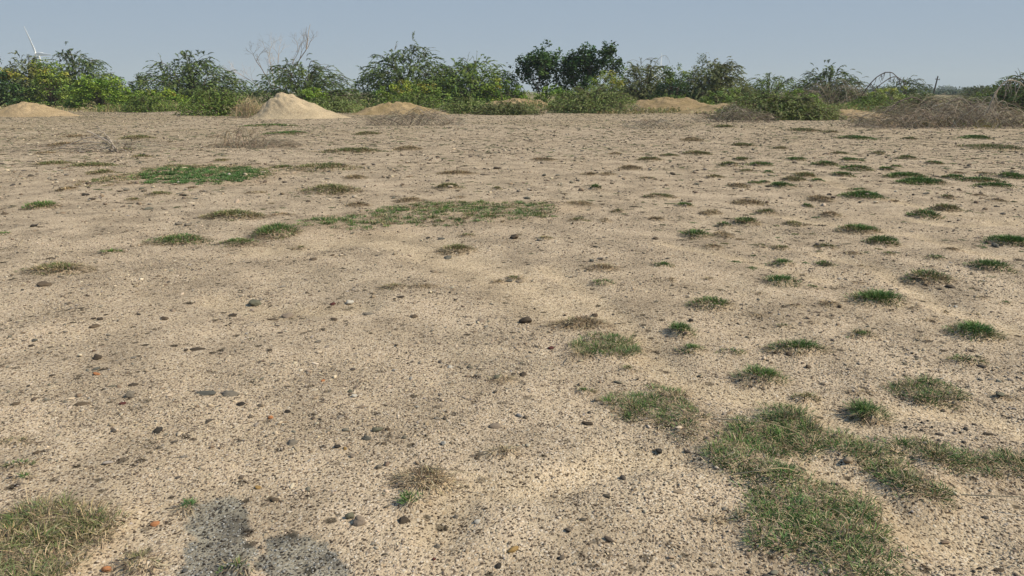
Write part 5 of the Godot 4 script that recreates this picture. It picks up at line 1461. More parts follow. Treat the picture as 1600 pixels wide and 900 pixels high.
func _ready() -> void:
	var cam := Camera3D.new()
	cam.name = "camera"
	add_child(cam)
	cam.position = Vector3(0, 1.5, 0)
	cam.rotation.x = deg_to_rad(-15.79)
	cam.fov = 45.01
	cam.near = 0.05
	cam.far = 12000.0
	cam.current = true
	var sky := ProceduralSkyMaterial.new()
	sky.sky_top_color = Color8(101, 132, 168)
	sky.sky_horizon_color = Color8(142, 159, 177)
	sky.sky_curve = 0.42
	sky.ground_bottom_color = Color8(120, 112, 98)
	sky.ground_horizon_color = Color8(160, 170, 178)
	sky.sun_angle_max = 25.0
	var env := Environment.new()
	env.background_mode = Environment.BG_SKY
	env.sky = Sky.new()
	env.sky.sky_material = sky
	env.background_energy_multiplier = 1.0
	env.tonemap_mode = Environment.TONE_MAPPER_LINEAR
	env.tonemap_exposure = 1.23
	env.sdfgi_enabled = true
	env.ssao_enabled = true
	env.ssil_enabled = true
	env.fog_enabled = true
	env.fog_density = 0.00033
	env.fog_light_color = Color8(205, 218, 226)
	var world := WorldEnvironment.new()
	world.name = "world"
	world.environment = env
	add_child(world)
	var sun := DirectionalLight3D.new()
	sun.name = "sun"
	add_child(sun)
	sun.look_at_from_position(Vector3(0.74, 0.72, 0.16) * 10.0, Vector3.ZERO)
	sun.light_energy = 1.6
	sun.light_color = Color(1.0, 0.952, 0.865)
	sun.light_angular_distance = 0.6
	sun.shadow_enabled = true

	rng.seed = 20240611
	rough.seed = 3
	rough.frequency = 0.45
	rough.fractal_octaves = 4
	fine.seed = 8
	fine.frequency = 0.9
	fine.fractal_octaves = 3
	broad.seed = 14
	broad.frequency = 0.012
	broad.fractal_octaves = 4
	build_materials()
	for s in rill_table():
		add_rill(s[0], s[1], s[2])
	for a in ash_table():
		ash.append(PackedVector2Array(a))
	for t in tuft_table():
		add_hummock(t[0], t[1], t[2] * 0.42, t[3] * 0.42, t[4] * 0.7, 0.15 if t[5] != "dry" else 0.35)
	for s in swell_table():
		add_hummock(s[0], s[1], s[2], s[2], s[3], 0.25)
	build_ground()
	pebbles()
	weeds()
	for k in 10:
		stone_shapes.append(rock(2, 0.85))
	for s in stone_table():
		stone(s[0], s[1], s[2], s[3], s[4], s[5], s[6], s[7], s[8])
	for t in tuft_table():
		tuft(t[0], t[1], t[2], t[3], t[4], t[5], t[6], t[7])
	for m in mat_table():
		mat_of_grass(m[0], PackedVector2Array(m[1]), m[2], m[3], m[4], m[5], m[6])
	plant_scrub()
	distance()

func plant_scrub() -> void:
	heap("sand_heap", -12.292, -41.829, 6.749, 4.725, 1.336, Color(1.0, 1.0, 1.0), -0.32, 0.05, "tall pale sand heap in front of the dead tree")
	heap("sand_heap", -29.515, -44.27, 6.308, 3.785, 0.816, Color(0.90, 0.84, 0.76), -0.1, 0.2, "reddish sand heap at the left border")
	heap("sand_heap", -7.297, -47.815, 6.891, 4.135, 0.755, Color(0.80, 0.74, 0.63), -0.05, 0.6, "low brownish sand bank behind the dry bush")
	heap("sand_heap", 0.133, -62.753, 10.904, 5.452, 0.822, Color(0.78, 0.72, 0.63), 0, 0.6, "flat orange sand bank below the round-leaved trees")
	heap("sand_heap", 11.913, -55.642, 11.679, 5.84, 0.964, Color(0.66, 0.61, 0.53), 0, 0.45, "broad weedy sand bank right of the pale green bush")
	heap("sand_heap", 15.615, -49.074, 10.41, 4.164, 0.732, Color(0.70, 0.67, 0.60), 0, 0.5, "low weedy bank behind the low half-dry bush")
	heap("sand_heap", 21.028, -44.18, 6.008, 3.605, 0.506, Color(0.90, 0.83, 0.74), -0.05, 0.5, "small pale sand bank right of the low half-dry bush")
	leafy_bush("creeper_bush", -47.838, -66, 6.082, 4.257, 4.768, [Color(0.064, 0.120, 0.045), Color(0.088, 0.152, 0.048), Color(0.056, 0.099, 0.042)], [Color(0.390, 0.247, 0.091), Color(0.312, 0.312, 0.065), Color(0.247, 0.273, 0.065)], 190, 0.2, "tall bush with yellow and rusty leaves at the left border")
	thorn_tree("thorn_tree", -54.785, -82, 6.975, 4.883, 5.804, [Color(0.175, 0.205, 0.085), Color(0.140, 0.170, 0.075), Color(0.210, 0.230, 0.100)], 0.8, 3, 0.3, "grey-green thorn tree under the wind turbine", "", 0.16)
	thorn_tree("thorn_tree", -51.361, -86, 11.583, 8.108, 6.542, [Color(0.115, 0.172, 0.055), Color(0.080, 0.128, 0.047), Color(0.150, 0.205, 0.065)], 1, 7, 0.7, "dark thorn tree with long shoots right of the wind turbine", "", 0.16)
	leafy_bush("creeper_bush", -43.503, -68, 4.82, 3.374, 4.415, [Color(0.175, 0.255, 0.060), Color(0.220, 0.300, 0.070), Color(0.130, 0.200, 0.060)], [Color(0.299, 0.351, 0.058), Color(0.234, 0.312, 0.052), Color(0.351, 0.338, 0.078)], 170, 0.17, "mixed green creeper bush with yellow top below the turbine")
	leafy_bush("creeper_bush", -36.521, -64, 5.898, 4.128, 3.066, [Color(0.200, 0.310, 0.050), Color(0.160, 0.260, 0.050), Color(0.250, 0.340, 0.065)], [Color(0.200, 0.310, 0.050), Color(0.160, 0.260, 0.050), Color(0.250, 0.340, 0.065)], 230, 0.17, "bright green domed creeper bush at left")
	leafy_bush("young_tree", -43.17, -84, 2.382, 1.667, 4.26, [Color(0.115, 0.172, 0.055), Color(0.080, 0.128, 0.047), Color(0.150, 0.205, 0.065)], [Color(0.175, 0.205, 0.085), Color(0.140, 0.170, 0.075), Color(0.210, 0.230, 0.100)], 60, 0.18, "small round dark tree left of a large thorn tree")
	thorn_tree("thorn_tree", -34.35, -78, 13.408, 9.386, 5.599, [Color(0.115, 0.172, 0.055), Color(0.080, 0.128, 0.047), Color(0.150, 0.205, 0.065)], 1.15, 6, 0.1, "large dome-shaped thorn tree left of the dead tree", "", 0.16)
	leafy_bush("creeper_bush", -32.399, -66, 6.316, 3.158, 1.775, [Color(0.200, 0.310, 0.050), Color(0.160, 0.260, 0.050), Color(0.250, 0.340, 0.065)], [Color(0.299, 0.351, 0.058), Color(0.234, 0.312, 0.052), Color(0.351, 0.338, 0.078)], 130, 0.17, "low yellow-green creeper under the dome-shaped thorn tree")
	thorn_tree("feathery_bush", -18.913, -46, 5.543, 3.88, 1.81, [Color(0.175, 0.255, 0.060), Color(0.220, 0.300, 0.070), Color(0.130, 0.200, 0.060)], 0.8, 2, 0, "low feathery green bush out in front, left of the pale heap", "", 0.08)
	dead_tree(-24.13, -74, 7.495, 7.955, "bare pale dead tree behind a green thorn tree")
	thorn_tree("thorn_tree", -20.22, -70, 12.157, 8.51, 4.566, [Color(0.115, 0.172, 0.055), Color(0.080, 0.128, 0.047), Color(0.150, 0.205, 0.065)], 1.1, 6, 0.4, "spreading thorn tree in front of the bare dead tree", "", 0.16)
	leafy_bush("leafy_bush", -16.428, -60, 3.084, 2.159, 2.005, [Color(0.200, 0.310, 0.050), Color(0.160, 0.260, 0.050), Color(0.250, 0.340, 0.065)], [Color(0.200, 0.310, 0.050), Color(0.160, 0.260, 0.050), Color(0.250, 0.340, 0.065)], 60, 0.16, "small bright leafy bush right behind the pale heap")
	thorn_tree("thorn_tree", -10.766, -75, 12.494, 8.746, 6.507, [Color(0.115, 0.172, 0.055), Color(0.080, 0.128, 0.047), Color(0.150, 0.205, 0.065)], 1.1, 8, 0.8, "tall thorn tree with shoots blown to the right", "", 0.16)
	thorn_tree("thorn_tree", -3.752, -73, 10.608, 7.426, 5.084, [Color(0.175, 0.255, 0.060), Color(0.220, 0.300, 0.070), Color(0.130, 0.200, 0.060)], 1.15, 5, 0.3, "mid green thorn tree joined to the tall one", "", 0.16)
	leafy_bush("creeper_bush", -8.68, -62, 8.131, 4.065, 2.704, [Color(0.175, 0.255, 0.060), Color(0.220, 0.300, 0.070), Color(0.130, 0.200, 0.060)], [Color(0.299, 0.351, 0.058), Color(0.234, 0.312, 0.052), Color(0.351, 0.338, 0.078)], 150, 0.16, "yellow-tipped creeper mound in front of the tall thorn tree")
	leafy_bush("creeper_bush", -0.806, -70, 5.582, 3.908, 2.741, [Color(0.200, 0.310, 0.050), Color(0.160, 0.260, 0.050), Color(0.250, 0.340, 0.065)], [Color(0.299, 0.351, 0.058), Color(0.234, 0.312, 0.052), Color(0.351, 0.338, 0.078)], 90, 0.17, "yellow-green creeper left of the round-leaved trees")
	round_leaved_tree(3.062, -72, 6.099, 5.779, [Color(0.064, 0.120, 0.045), Color(0.088, 0.152, 0.048), Color(0.056, 0.099, 0.042)], "left one of two dark round-leaved trees, the lower")
	round_leaved_tree(7.549, -71, 6.015, 5.837, [Color(0.064, 0.120, 0.045), Color(0.088, 0.152, 0.048), Color(0.056, 0.099, 0.042)], "right one of two dark round-leaved trees, the taller")
	leafy_bush("leafy_bush", 3.913, -64, 4.877, 2.439, 2.093, [Color(0.175, 0.255, 0.060), Color(0.220, 0.300, 0.070), Color(0.130, 0.200, 0.060)], [Color(0.200, 0.310, 0.050), Color(0.160, 0.260, 0.050), Color(0.250, 0.340, 0.065)], 80, 0.16, "low green bush hiding the feet of the round-leaved trees")
	leafy_bush("leafy_bush", 19.139, -64, 5.954, 2.977, 1.93, [Color(0.175, 0.255, 0.060), Color(0.220, 0.300, 0.070), Color(0.130, 0.200, 0.060)], [Color(0.235, 0.310, 0.105), Color(0.190, 0.260, 0.090), Color(0.290, 0.340, 0.135)], 90, 0.15, "low green bush in front of the ragged thorn tree")
	leafy_bush("leafy_bush", 24.451, -63, 5.806, 2.903, 1.816, [Color(0.175, 0.255, 0.060), Color(0.220, 0.300, 0.070), Color(0.130, 0.200, 0.060)], [Color(0.200, 0.310, 0.050), Color(0.160, 0.260, 0.050), Color(0.250, 0.340, 0.065)], 90, 0.15, "low green bush before the gap in the thorn trees")
	leafy_bush("leafy_bush", 8.597, -66, 4.094, 2.866, 3.669, [Color(0.235, 0.310, 0.105), Color(0.190, 0.260, 0.090), Color(0.290, 0.340, 0.135)], [Color(0.299, 0.351, 0.058), Color(0.234, 0.312, 0.052), Color(0.351, 0.338, 0.078)], 90, 0.15, "pale yellow-green bush right of the round-leaved trees")
	thorn_tree("thorn_tree", 14.42, -79, 9.52, 6.664, 5.088, [Color(0.175, 0.205, 0.085), Color(0.140, 0.170, 0.075), Color(0.210, 0.230, 0.100)], 1, 3, 0.2, "dull thorn tree with bare bows above its crown", "", 0.16)
	leafy_bush("leafy_bush", 16.557, -74, 4.262, 2.983, 4.179, [Color(0.064, 0.120, 0.045), Color(0.088, 0.152, 0.048), Color(0.056, 0.099, 0.042)], [Color(0.175, 0.255, 0.060), Color(0.220, 0.300, 0.070), Color(0.130, 0.200, 0.060)], 110, 0.18, "deep green bush between two thorn trees")
	thorn_tree("thorn_tree", 21.146, -76, 9.428, 6.6, 5.091, [Color(0.175, 0.205, 0.085), Color(0.140, 0.170, 0.075), Color(0.210, 0.230, 0.100)], 1.1, 4, 0.3, "thorn tree with a ragged top, right of the deep green bush", "", 0.16)
	leafy_bush("young_tree", 20.458, -78, 2.488, 2.239, 5.814, [Color(0.115, 0.172, 0.055), Color(0.080, 0.128, 0.047), Color(0.150, 0.205, 0.065)], [Color(0.175, 0.205, 0.085), Color(0.140, 0.170, 0.075), Color(0.210, 0.230, 0.100)], 46, 0.16, "leafy tuft of a tree rising above the ragged thorn tree")
	thorn_tree("thorn_tree", 30.07, -84, 10.42, 7.294, 3.653, [Color(0.175, 0.255, 0.060), Color(0.220, 0.300, 0.070), Color(0.130, 0.200, 0.060)], 0.9, 4, 0.2, "low green thorn tree in the gap right of the ragged one", "", 0.16)
	thorn_tree("thorn_tree", 32.392, -74, 9.18, 6.426, 4.207, [Color(0.115, 0.172, 0.055), Color(0.080, 0.128, 0.047), Color(0.150, 0.205, 0.065)], 1, 4, 0.3, "flat-topped thorn tree behind the grey brush wall", "", 0.16)
	thorn_tree("thorn_tree", 44.322, -82, 7.847, 5.493, 3.235, [Color(0.115, 0.172, 0.055), Color(0.080, 0.128, 0.047), Color(0.150, 0.205, 0.065)], 0.8, 3, 0.5, "last thorn tree before the open field", "", 0.16)
	leafy_bush("leafy_bush", 34.387, -66, 4.211, 2.947, 2.112, [Color(0.235, 0.310, 0.105), Color(0.190, 0.260, 0.090), Color(0.290, 0.340, 0.135)], [Color(0.299, 0.351, 0.058), Color(0.234, 0.312, 0.052), Color(0.351, 0.338, 0.078)], 80, 0.15, "yellow-green bush below the bare arched boughs")
	thorn_tree("thorn_tree", 37.967, -52, 8.109, 5.677, 3.247, [Color(0.115, 0.172, 0.055), Color(0.080, 0.128, 0.047), Color(0.150, 0.205, 0.065)], 1, 7, -0.6, "dark thorn tree at the right border", "", 0.16)
	thorn_tree("feathery_bush", 39.521, -58, 6.476, 3.885, 2.18, [Color(0.175, 0.255, 0.060), Color(0.220, 0.300, 0.070), Color(0.130, 0.200, 0.060)], 0.9, 2, 0, "green bush behind the dry brush pile at right", "", 0.1)
	thorn_tree("feathery_bush", 77.621, -120, 8.932, 5.359, 2.359, [Color(0.175, 0.205, 0.085), Color(0.140, 0.170, 0.075), Color(0.210, 0.230, 0.100)], 0.6, 1, 0, "far dull bush beyond the dry brush pile", "", 0.1)
	thorn_tree("low_bush", -28.333, -56, 4.466, 2.68, 1.446, [Color(0.175, 0.255, 0.060), Color(0.220, 0.300, 0.070), Color(0.130, 0.200, 0.060)], 0.55, 1, 0, "low rounded green bush left of the feathery front bush", "", 0.08)
	thorn_tree("low_bush", -13.132, -52, 5.253, 3.152, 1.267, [Color(0.235, 0.310, 0.105), Color(0.190, 0.260, 0.090), Color(0.290, 0.340, 0.135)], 0.55, 1, 0, "low pale bush right of the tall pale sand heap", "", 0.08)
	thorn_tree("low_bush", -3.057, -50, 4.696, 2.818, 1.189, [Color(0.235, 0.310, 0.105), Color(0.190, 0.260, 0.090), Color(0.290, 0.340, 0.135)], 0.55, 1, 0, "low pale green bush right of the grey dead bush", "", 0.08)
	thorn_tree("low_bush", -0.326, -46, 4.565, 2.739, 0.969, [Color(0.175, 0.205, 0.085), Color(0.140, 0.170, 0.075), Color(0.210, 0.230, 0.100)], 0.55, 1, 0, "flat dull bush in front of the orange sand bank", "", 0.08)
	thorn_tree("low_bush", 12.848, -58, 5.345, 3.207, 1.388, [Color(0.175, 0.255, 0.060), Color(0.220, 0.300, 0.070), Color(0.130, 0.200, 0.060)], 0.55, 1, 0, "low green bush behind the weedy sand bank", "", 0.08)
	thorn_tree("low_bush", 19.494, -55, 6.043, 3.626, 1.449, [Color(0.175, 0.205, 0.085), Color(0.140, 0.170, 0.075), Color(0.210, 0.230, 0.100)], 0.55, 1, 0, "dull low bush behind the half-dry bush", "", 0.08)
	thorn_tree("low_bush", 30.038, -60, 4.998, 2.999, 1.216, [Color(0.175, 0.255, 0.060), Color(0.220, 0.300, 0.070), Color(0.130, 0.200, 0.060)], 0.55, 1, 0, "low green bush right of the small pale bank", "", 0.08)
	thorn_tree("low_bush", 29.374, -52, 4.562, 2.737, 1.172, [Color(0.175, 0.205, 0.085), Color(0.140, 0.170, 0.075), Color(0.210, 0.230, 0.100)], 0.55, 1, 0, "flat dull bush behind the left end of the brush pile", "", 0.08)
	thorn_tree("low_bush", -7.829, -57, 5.758, 3.455, 1.6, [Color(0.175, 0.255, 0.060), Color(0.220, 0.300, 0.070), Color(0.130, 0.200, 0.060)], 0.55, 1, 0, "low green bush above the brownish sand bank", "", 0.08)
	thorn_tree("feathery_bush", 5.627, -50, 7.177, 4.306, 1.919, [Color(0.235, 0.310, 0.105), Color(0.190, 0.260, 0.090), Color(0.290, 0.340, 0.135)], 1.2, 1, 0, "pale feathery bush on the sand in mid picture", "", 0.08)
	dry_brush("dry_bush", 7.212, -48.976, 3.724, 1.676, 0.876, 60, 0.012, [Color(0.24, 0.20, 0.15), Color(0.32, 0.265, 0.20), Color(0.15, 0.125, 0.09)], 0.2, "grey-brown dead twigs at the right of the pale feathery bush")
	dry_brush("dry_bush", 11.451, -36.739, 3.684, 1.473, 0.971, 120, 0.012, [Color(0.29, 0.25, 0.19), Color(0.17, 0.145, 0.11), Color(0.40, 0.35, 0.275), Color(0.12, 0.10, 0.08)], 0.25, "low half-dry bush with grey twigs on its left")
	thorn_tree("feathery_bush", 15.334, -41.5, 8.016, 4.008, 1.426, [Color(0.175, 0.205, 0.085), Color(0.140, 0.170, 0.075), Color(0.210, 0.230, 0.100), Color(0.235, 0.310, 0.105), Color(0.190, 0.260, 0.090), Color(0.290, 0.340, 0.135)], 1.7, 0, 0.0, "olive green half of the low half-dry bush", "", 0.1)
	dry_brush("dry_bush", -4.434, -33.345, 3.999, 1.6, 0.909, 130, 0.012, [Color(0.29, 0.25, 0.19), Color(0.17, 0.145, 0.11), Color(0.40, 0.35, 0.275), Color(0.12, 0.10, 0.08)], 0.2, "grey dead bush in front of the brownish heap")
	dry_brush("dry_bush", 6.071, -29.847, 2.522, 1.261, 0.461, 70, 0.01, [Color(0.29, 0.25, 0.19), Color(0.17, 0.145, 0.11), Color(0.40, 0.35, 0.275), Color(0.12, 0.10, 0.08)], 0.5, "small grey mound of twigs alone on the plain")
	dry_brush("dry_bush", -15.21, -41.942, 2.419, 1.451, 1.32, 130, 0.013, [Color(0.378, 0.294, 0.182), Color(0.294, 0.231, 0.154), Color(0.462, 0.378, 0.238)], 0.1, "straw-brown bush on the left slope of the pale heap")
	dry_brush("dry_bush", 31.479, -70.874, 10.123, 3.037, 2.853, 170, 0.016, [Color(0.32, 0.27, 0.205), Color(0.16, 0.135, 0.10), Color(0.46, 0.40, 0.315), Color(0.10, 0.085, 0.065), Color(0.24, 0.20, 0.15)], 0.15, "grey brush wall in front of the flat-topped thorn tree")
	dry_brush("dry_bush", 23.151, -88.388, 10.804, 3.241, 1.863, 60, 0.02, [Color(0.32, 0.27, 0.205), Color(0.16, 0.135, 0.10), Color(0.46, 0.40, 0.315), Color(0.10, 0.085, 0.065), Color(0.24, 0.20, 0.15)], 0.3, "pale fallen boughs below the ragged thorn tree")
	var piled := dry_brush("brush_pile", 18.874, -31, 6.906, 3.4, 1.497, 480, 0.010, [Color(0.32, 0.27, 0.205), Color(0.16, 0.135, 0.10), Color(0.46, 0.40, 0.315), Color(0.10, 0.085, 0.065), Color(0.24, 0.20, 0.15)], 0.4, "long tangled pile of dry brush at the right", "brush pile")
	arch(piled, Vector3(0.381, 0.625, 2), Vector3(1.088, 1.916, 2), Vector3(2.491, 0.7, 2), 0.036, Color(0.34, 0.30, 0.24), 18, 1.0)
	arch(piled, Vector3(-3.118, 0.646, 1), Vector3(-2.215, 1.215, 1), Vector3(-1.126, 0.594, 1), 0.03, Color(0.17, 0.14, 0.12), 6, 0.45)
	arch(piled, Vector3(-0.83, 0.579, 0.5), Vector3(0.104, 1.158, 0.5), Vector3(0.959, 0.632, 0.5), 0.03, Color(0.20, 0.165, 0.14), 6, 0.4)
	var bare := dry_brush("bare_bush", 35.727, -70, 4.466, 1.34, 1.998, 26, 0.02, [Color(0.24, 0.20, 0.15), Color(0.32, 0.265, 0.20), Color(0.15, 0.125, 0.09)], 0.0, "bare bush with dark arched boughs against the sky", "dry brush")
	arch(bare, Vector3(-2.4, 0, 0), Vector3(0.2, 3.264, 0), Vector3(2.3, 1.2, 0), 0.06, Color(0.10, 0.085, 0.075), 14, 0.9)
	arch(bare, Vector3(-2.0, 0, 0.3), Vector3(0.9, 2.831, 0.3), Vector3(2.6, 0.8, 0), 0.05, Color(0.12, 0.10, 0.085), 10, 0.8)
	var bows := dry_brush("bare_bush", 13.913, -79.5, 6.692, 2.677, 3.452, 24, 0.02, [Color(0.24, 0.20, 0.15), Color(0.32, 0.265, 0.20), Color(0.15, 0.125, 0.09)], 0.0, "bare bowed twigs above the dull thorn tree", "dry brush")
	arch(bows, Vector3(-3.2, 1.5, 0), Vector3(-1.6, 4.455, 0), Vector3(0.2, 4.455, 0), 0.018, Color(0.22, 0.19, 0.16), 8, 0.5)
	arch(bows, Vector3(-1.2, 1.5, 0), Vector3(0.4, 4.733, 0.3), Vector3(2.2, 4.455, 0), 0.018, Color(0.22, 0.19, 0.16), 8, 0.5)
	arch(bows, Vector3(0.3, 1.5, 0), Vector3(2, 5.011, 0.6), Vector3(3.3, 4.455, 0), 0.018, Color(0.22, 0.19, 0.16), 8, 0.5)
	var limb := dry_brush("fallen_branch", -10.186, -18.282, 1.153, 0.519, 0.417, 16, 0.01, [Color(0.29, 0.25, 0.19), Color(0.17, 0.145, 0.11), Color(0.40, 0.35, 0.275), Color(0.12, 0.10, 0.08)], 0.5, "fallen grey branch with bent twigs on the left plain")
	arch(limb, Vector3(0.006, 0, 0), Vector3(-0.248, 0.259, 0), Vector3(-0.734, 0.517, 0), 0.035, Color(0.34, 0.295, 0.25), 6, 0.16)
	arch(limb, Vector3(-0.058, 0, 0), Vector3(-0.362, 0.372, 0), Vector3(-1.181, 0.211, 0), 0.022, Color(0.34, 0.295, 0.25), 8, 0.16)
	arch(limb, Vector3(-0.027, 0, 0), Vector3(-0.548, 0.243, 0), Vector3(-1.529, 0.113, 0), 0.018, Color(0.34, 0.295, 0.25), 8, 0.16)
	arch(limb, Vector3(-0.093, 0, 0), Vector3(-0.225, 0.405, 0), Vector3(-0.498, 0.549, 0), 0.018, Color(0.34, 0.295, 0.25), 4, 0.16)
	arch(limb, Vector3(-0.126, 0, 0), Vector3(-0.724, 0.178, 0), Vector3(-1.121, 0, 0), 0.015, Color(0.34, 0.295, 0.25), 6, 0.16)
	arch(limb, Vector3(0.243, 0.015, 0), Vector3(-0.241, 0.097, 0), Vector3(-0.942, 0.064, 0), 0.015, Color(0.34, 0.295, 0.25), 6, 0.16)
	dry_brush("dry_bush", -7.481, -19.868, 1.801, 0.81, 0.672, 46, 0.009, [Color(0.24, 0.20, 0.15), Color(0.32, 0.265, 0.20), Color(0.15, 0.125, 0.09)], 0.2, "bare dead bush lying on the left plain")
	dry_brush("twig_litter", -11.662, -19.724, 4.174, 3.13, 0.132, 120, 0.005, [Color(0.29, 0.25, 0.19), Color(0.17, 0.145, 0.11), Color(0.40, 0.35, 0.275), Color(0.12, 0.10, 0.08)], 1, "long grey streak of twig litter under the fallen branch")
	dry_brush("twig_litter", -7.289, -20.282, 2.313, 1.272, 0.245, 150, 0.006, [Color(0.24, 0.20, 0.15), Color(0.32, 0.265, 0.20), Color(0.15, 0.125, 0.09)], 0.9, "dark mat of twigs under the dead bush on the left plain")
	verge("undergrowth", "low green herbs and dry grass along the foot of the scrub", [
		[-33.919, -66, 16.375, 10, 0.34, 7000, [Color(0.384, 0.320, 0.192), Color(0.288, 0.248, 0.144), Color(0.224, 0.208, 0.112), Color(0.176, 0.208, 0.080)]],
		[-43.542, -78, 15.896, 8, 0.56, 4000, [Color(0.15, 0.22, 0.075), Color(0.21, 0.27, 0.09), Color(0.12, 0.17, 0.065), Color(0.24, 0.22, 0.11), Color(0.30, 0.25, 0.14)]],
		[-28.018, -62, 5.494, 5, 0.62, 4200, [Color(0.15, 0.22, 0.075), Color(0.21, 0.27, 0.09), Color(0.12, 0.17, 0.065), Color(0.24, 0.22, 0.11), Color(0.30, 0.25, 0.14)]],
		[-6.42, -63, 8.094, 4, 0.62, 5200, [Color(0.15, 0.22, 0.075), Color(0.21, 0.27, 0.09), Color(0.12, 0.17, 0.065), Color(0.24, 0.22, 0.11), Color(0.30, 0.25, 0.14)]],
		[17.031, -62, 7.142, 5, 0.68, 5200, [Color(0.15, 0.22, 0.075), Color(0.21, 0.27, 0.09), Color(0.12, 0.17, 0.065), Color(0.24, 0.22, 0.11), Color(0.30, 0.25, 0.14)]],
		[24.722, -60, 7.177, 6, 0.56, 4200, [Color(0.15, 0.22, 0.075), Color(0.21, 0.27, 0.09), Color(0.12, 0.17, 0.065), Color(0.24, 0.22, 0.11), Color(0.30, 0.25, 0.14)]],
		[4.253, -64, 3.119, 4, 0.74, 2600, [Color(0.15, 0.22, 0.075), Color(0.21, 0.27, 0.09), Color(0.12, 0.17, 0.065), Color(0.24, 0.22, 0.11), Color(0.30, 0.25, 0.14)]],
		[12.653, -51, 6.779, 4, 0.22, 4200, [Color(0.384, 0.320, 0.192), Color(0.288, 0.248, 0.144), Color(0.224, 0.208, 0.112), Color(0.176, 0.208, 0.080)]],
		[12.21, -53, 5.636, 2.5, 0.25, 2600, [Color(0.384, 0.320, 0.192), Color(0.288, 0.248, 0.144), Color(0.224, 0.208, 0.112), Color(0.176, 0.208, 0.080)]],
		[0, -57, 5.051, 3, 0.22, 1200, [Color(0.384, 0.320, 0.192), Color(0.288, 0.248, 0.144), Color(0.224, 0.208, 0.112), Color(0.176, 0.208, 0.080)]],
		[20.322, -33, 3.07, 4, 0.25, 900, [Color(0.384, 0.320, 0.192), Color(0.288, 0.248, 0.144), Color(0.224, 0.208, 0.112), Color(0.176, 0.208, 0.080)]],
		[2.552, -72, 21.691, 8, 0.43, 7000, [Color(0.15, 0.22, 0.075), Color(0.21, 0.27, 0.09), Color(0.12, 0.17, 0.065), Color(0.24, 0.22, 0.11), Color(0.30, 0.25, 0.14)]],
		[-3.722, -60, 9.038, 6, 0.25, 3000, [Color(0.384, 0.320, 0.192), Color(0.288, 0.248, 0.144), Color(0.224, 0.208, 0.112), Color(0.176, 0.208, 0.080)]],
		[25.44, -66, 10.819, 9, 0.37, 5200, [Color(0.15, 0.22, 0.075), Color(0.21, 0.27, 0.09), Color(0.12, 0.17, 0.065), Color(0.24, 0.22, 0.11), Color(0.30, 0.25, 0.14)]],
		[21.833, -56, 7.939, 8, 0.19, 2500, [Color(0.384, 0.320, 0.192), Color(0.288, 0.248, 0.144), Color(0.224, 0.208, 0.112), Color(0.176, 0.208, 0.080)]],
		[-0.886, -50, 2.658, 3, 0.28, 1600, [Color(0.15, 0.22, 0.075), Color(0.21, 0.27, 0.09), Color(0.12, 0.17, 0.065), Color(0.24, 0.22, 0.11), Color(0.30, 0.25, 0.14)]],
		[0, -48, 2.127, 1.6, 0.35, 1500, [Color(0.20, 0.16, 0.11), Color(0.26, 0.21, 0.14)]],
		[-3.522, -53, 1.644, 3, 0.31, 900, [Color(0.15, 0.22, 0.075), Color(0.21, 0.27, 0.09), Color(0.12, 0.17, 0.065), Color(0.24, 0.22, 0.11), Color(0.30, 0.25, 0.14)]],
		[29.56, -48, 4.466, 14, 0.22, 3200, [Color(0.384, 0.320, 0.192), Color(0.288, 0.248, 0.144), Color(0.224, 0.208, 0.112), Color(0.176, 0.208, 0.080)]],
		[60.608, -95, 6.734, 25, 0.31, 3000, [Color(0.15, 0.22, 0.075), Color(0.21, 0.27, 0.09), Color(0.12, 0.17, 0.065), Color(0.24, 0.22, 0.11), Color(0.30, 0.25, 0.14)]],
		[-14.142, -56, 2.233, 4, 0.31, 1300, [Color(0.15, 0.22, 0.075), Color(0.21, 0.27, 0.09), Color(0.12, 0.17, 0.065), Color(0.24, 0.22, 0.11), Color(0.30, 0.25, 0.14)]],
		[12.848, -58, 3.598, 4, 0.19, 900, [Color(0.384, 0.320, 0.192), Color(0.288, 0.248, 0.144), Color(0.224, 0.208, 0.112), Color(0.176, 0.208, 0.080)]],
		[18.829, -50, 3.323, 4, 0.22, 1500, [Color(0.15, 0.22, 0.075), Color(0.21, 0.27, 0.09), Color(0.12, 0.17, 0.065), Color(0.24, 0.22, 0.11), Color(0.30, 0.25, 0.14)]]
	])

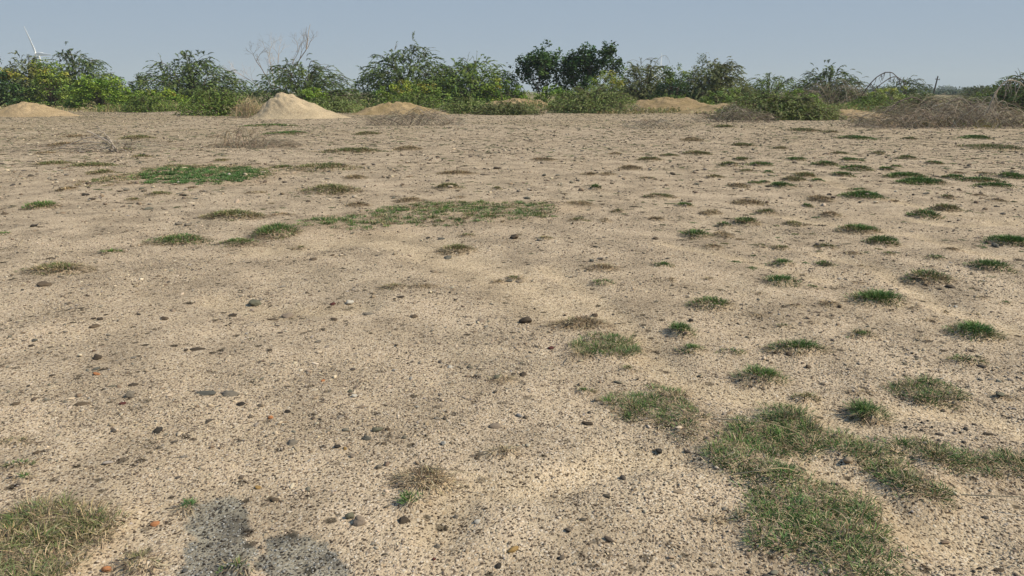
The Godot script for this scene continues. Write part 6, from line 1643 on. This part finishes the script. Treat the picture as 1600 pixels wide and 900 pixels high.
func distance() -> void:
	turbine(-554.166, -858.331, 80, 62, 2.025, -0.55, 0.55, "white wind turbine with one blade up behind the left trees")
	turbine(609.903, -3001.975, 80, 72, 1.588, 0.4, 1, "very distant white turbine whose blade tip shows above the thorn trees")
	pole(76.962, -132, 4.3, 0.1, "dark leaning pole in the far field at right")
	far_trees("tree_clump", 204.101, -330, 10.331, 13.75, 5.5, 26, "dark clump of far trees in the field")
	far_trees("far_woods", 340.611, -620, 62.799, 17.5, 7, 60, "hazy far woods right of the last thorn tree")
	far_trees("far_woods", 582.158, -900, 99.448, 25, 10, 70, "bluish far woods on the horizon at right")
	far_trees("tree_clump", 141.419, -210, 11.602, 10, 4, 40, "far scrub beyond the right brush pile")
	far_trees("far_woods", -132.913, -1500, 2348.066, 22.5, 9, 420, "faint far woods along the whole horizon")
	stalk(1.189, -2.107, Vector3(0.02, 0.22, 0.03), "pale upright dead stalk in the largest grass mat")
	stalk(1.142, -2.064, Vector3(-0.08, 0.12, 0.05), "short bent dead stalk beside the upright one")
	stalk(0.886, -2.474, Vector3(0.24, 0.03, 0.06), "pale flat dead stalk at the left end of the largest mat")
	stalk(0.935, -2.978, Vector3(0.35, 0.02, 0.22), "long dead stalk between two grass mats")
	stalk(0.336, -3.794, Vector3(0.07, 0.015, 0.16), "thin curved dead stem below the pale green mat")
	stalk(-0.398, -2.572, Vector3(0.34, 0.03, 0.2), "long dead stem lying over the brown thatch")
	stalk(1.713, -2.337, Vector3(0.45, 0.02, 0.16), "dead runner trailing right from the ridge end")
	stalk(1.242, -2.078, Vector3(0, 0.16, 0), "thin dead stalk at the right of the largest mat")
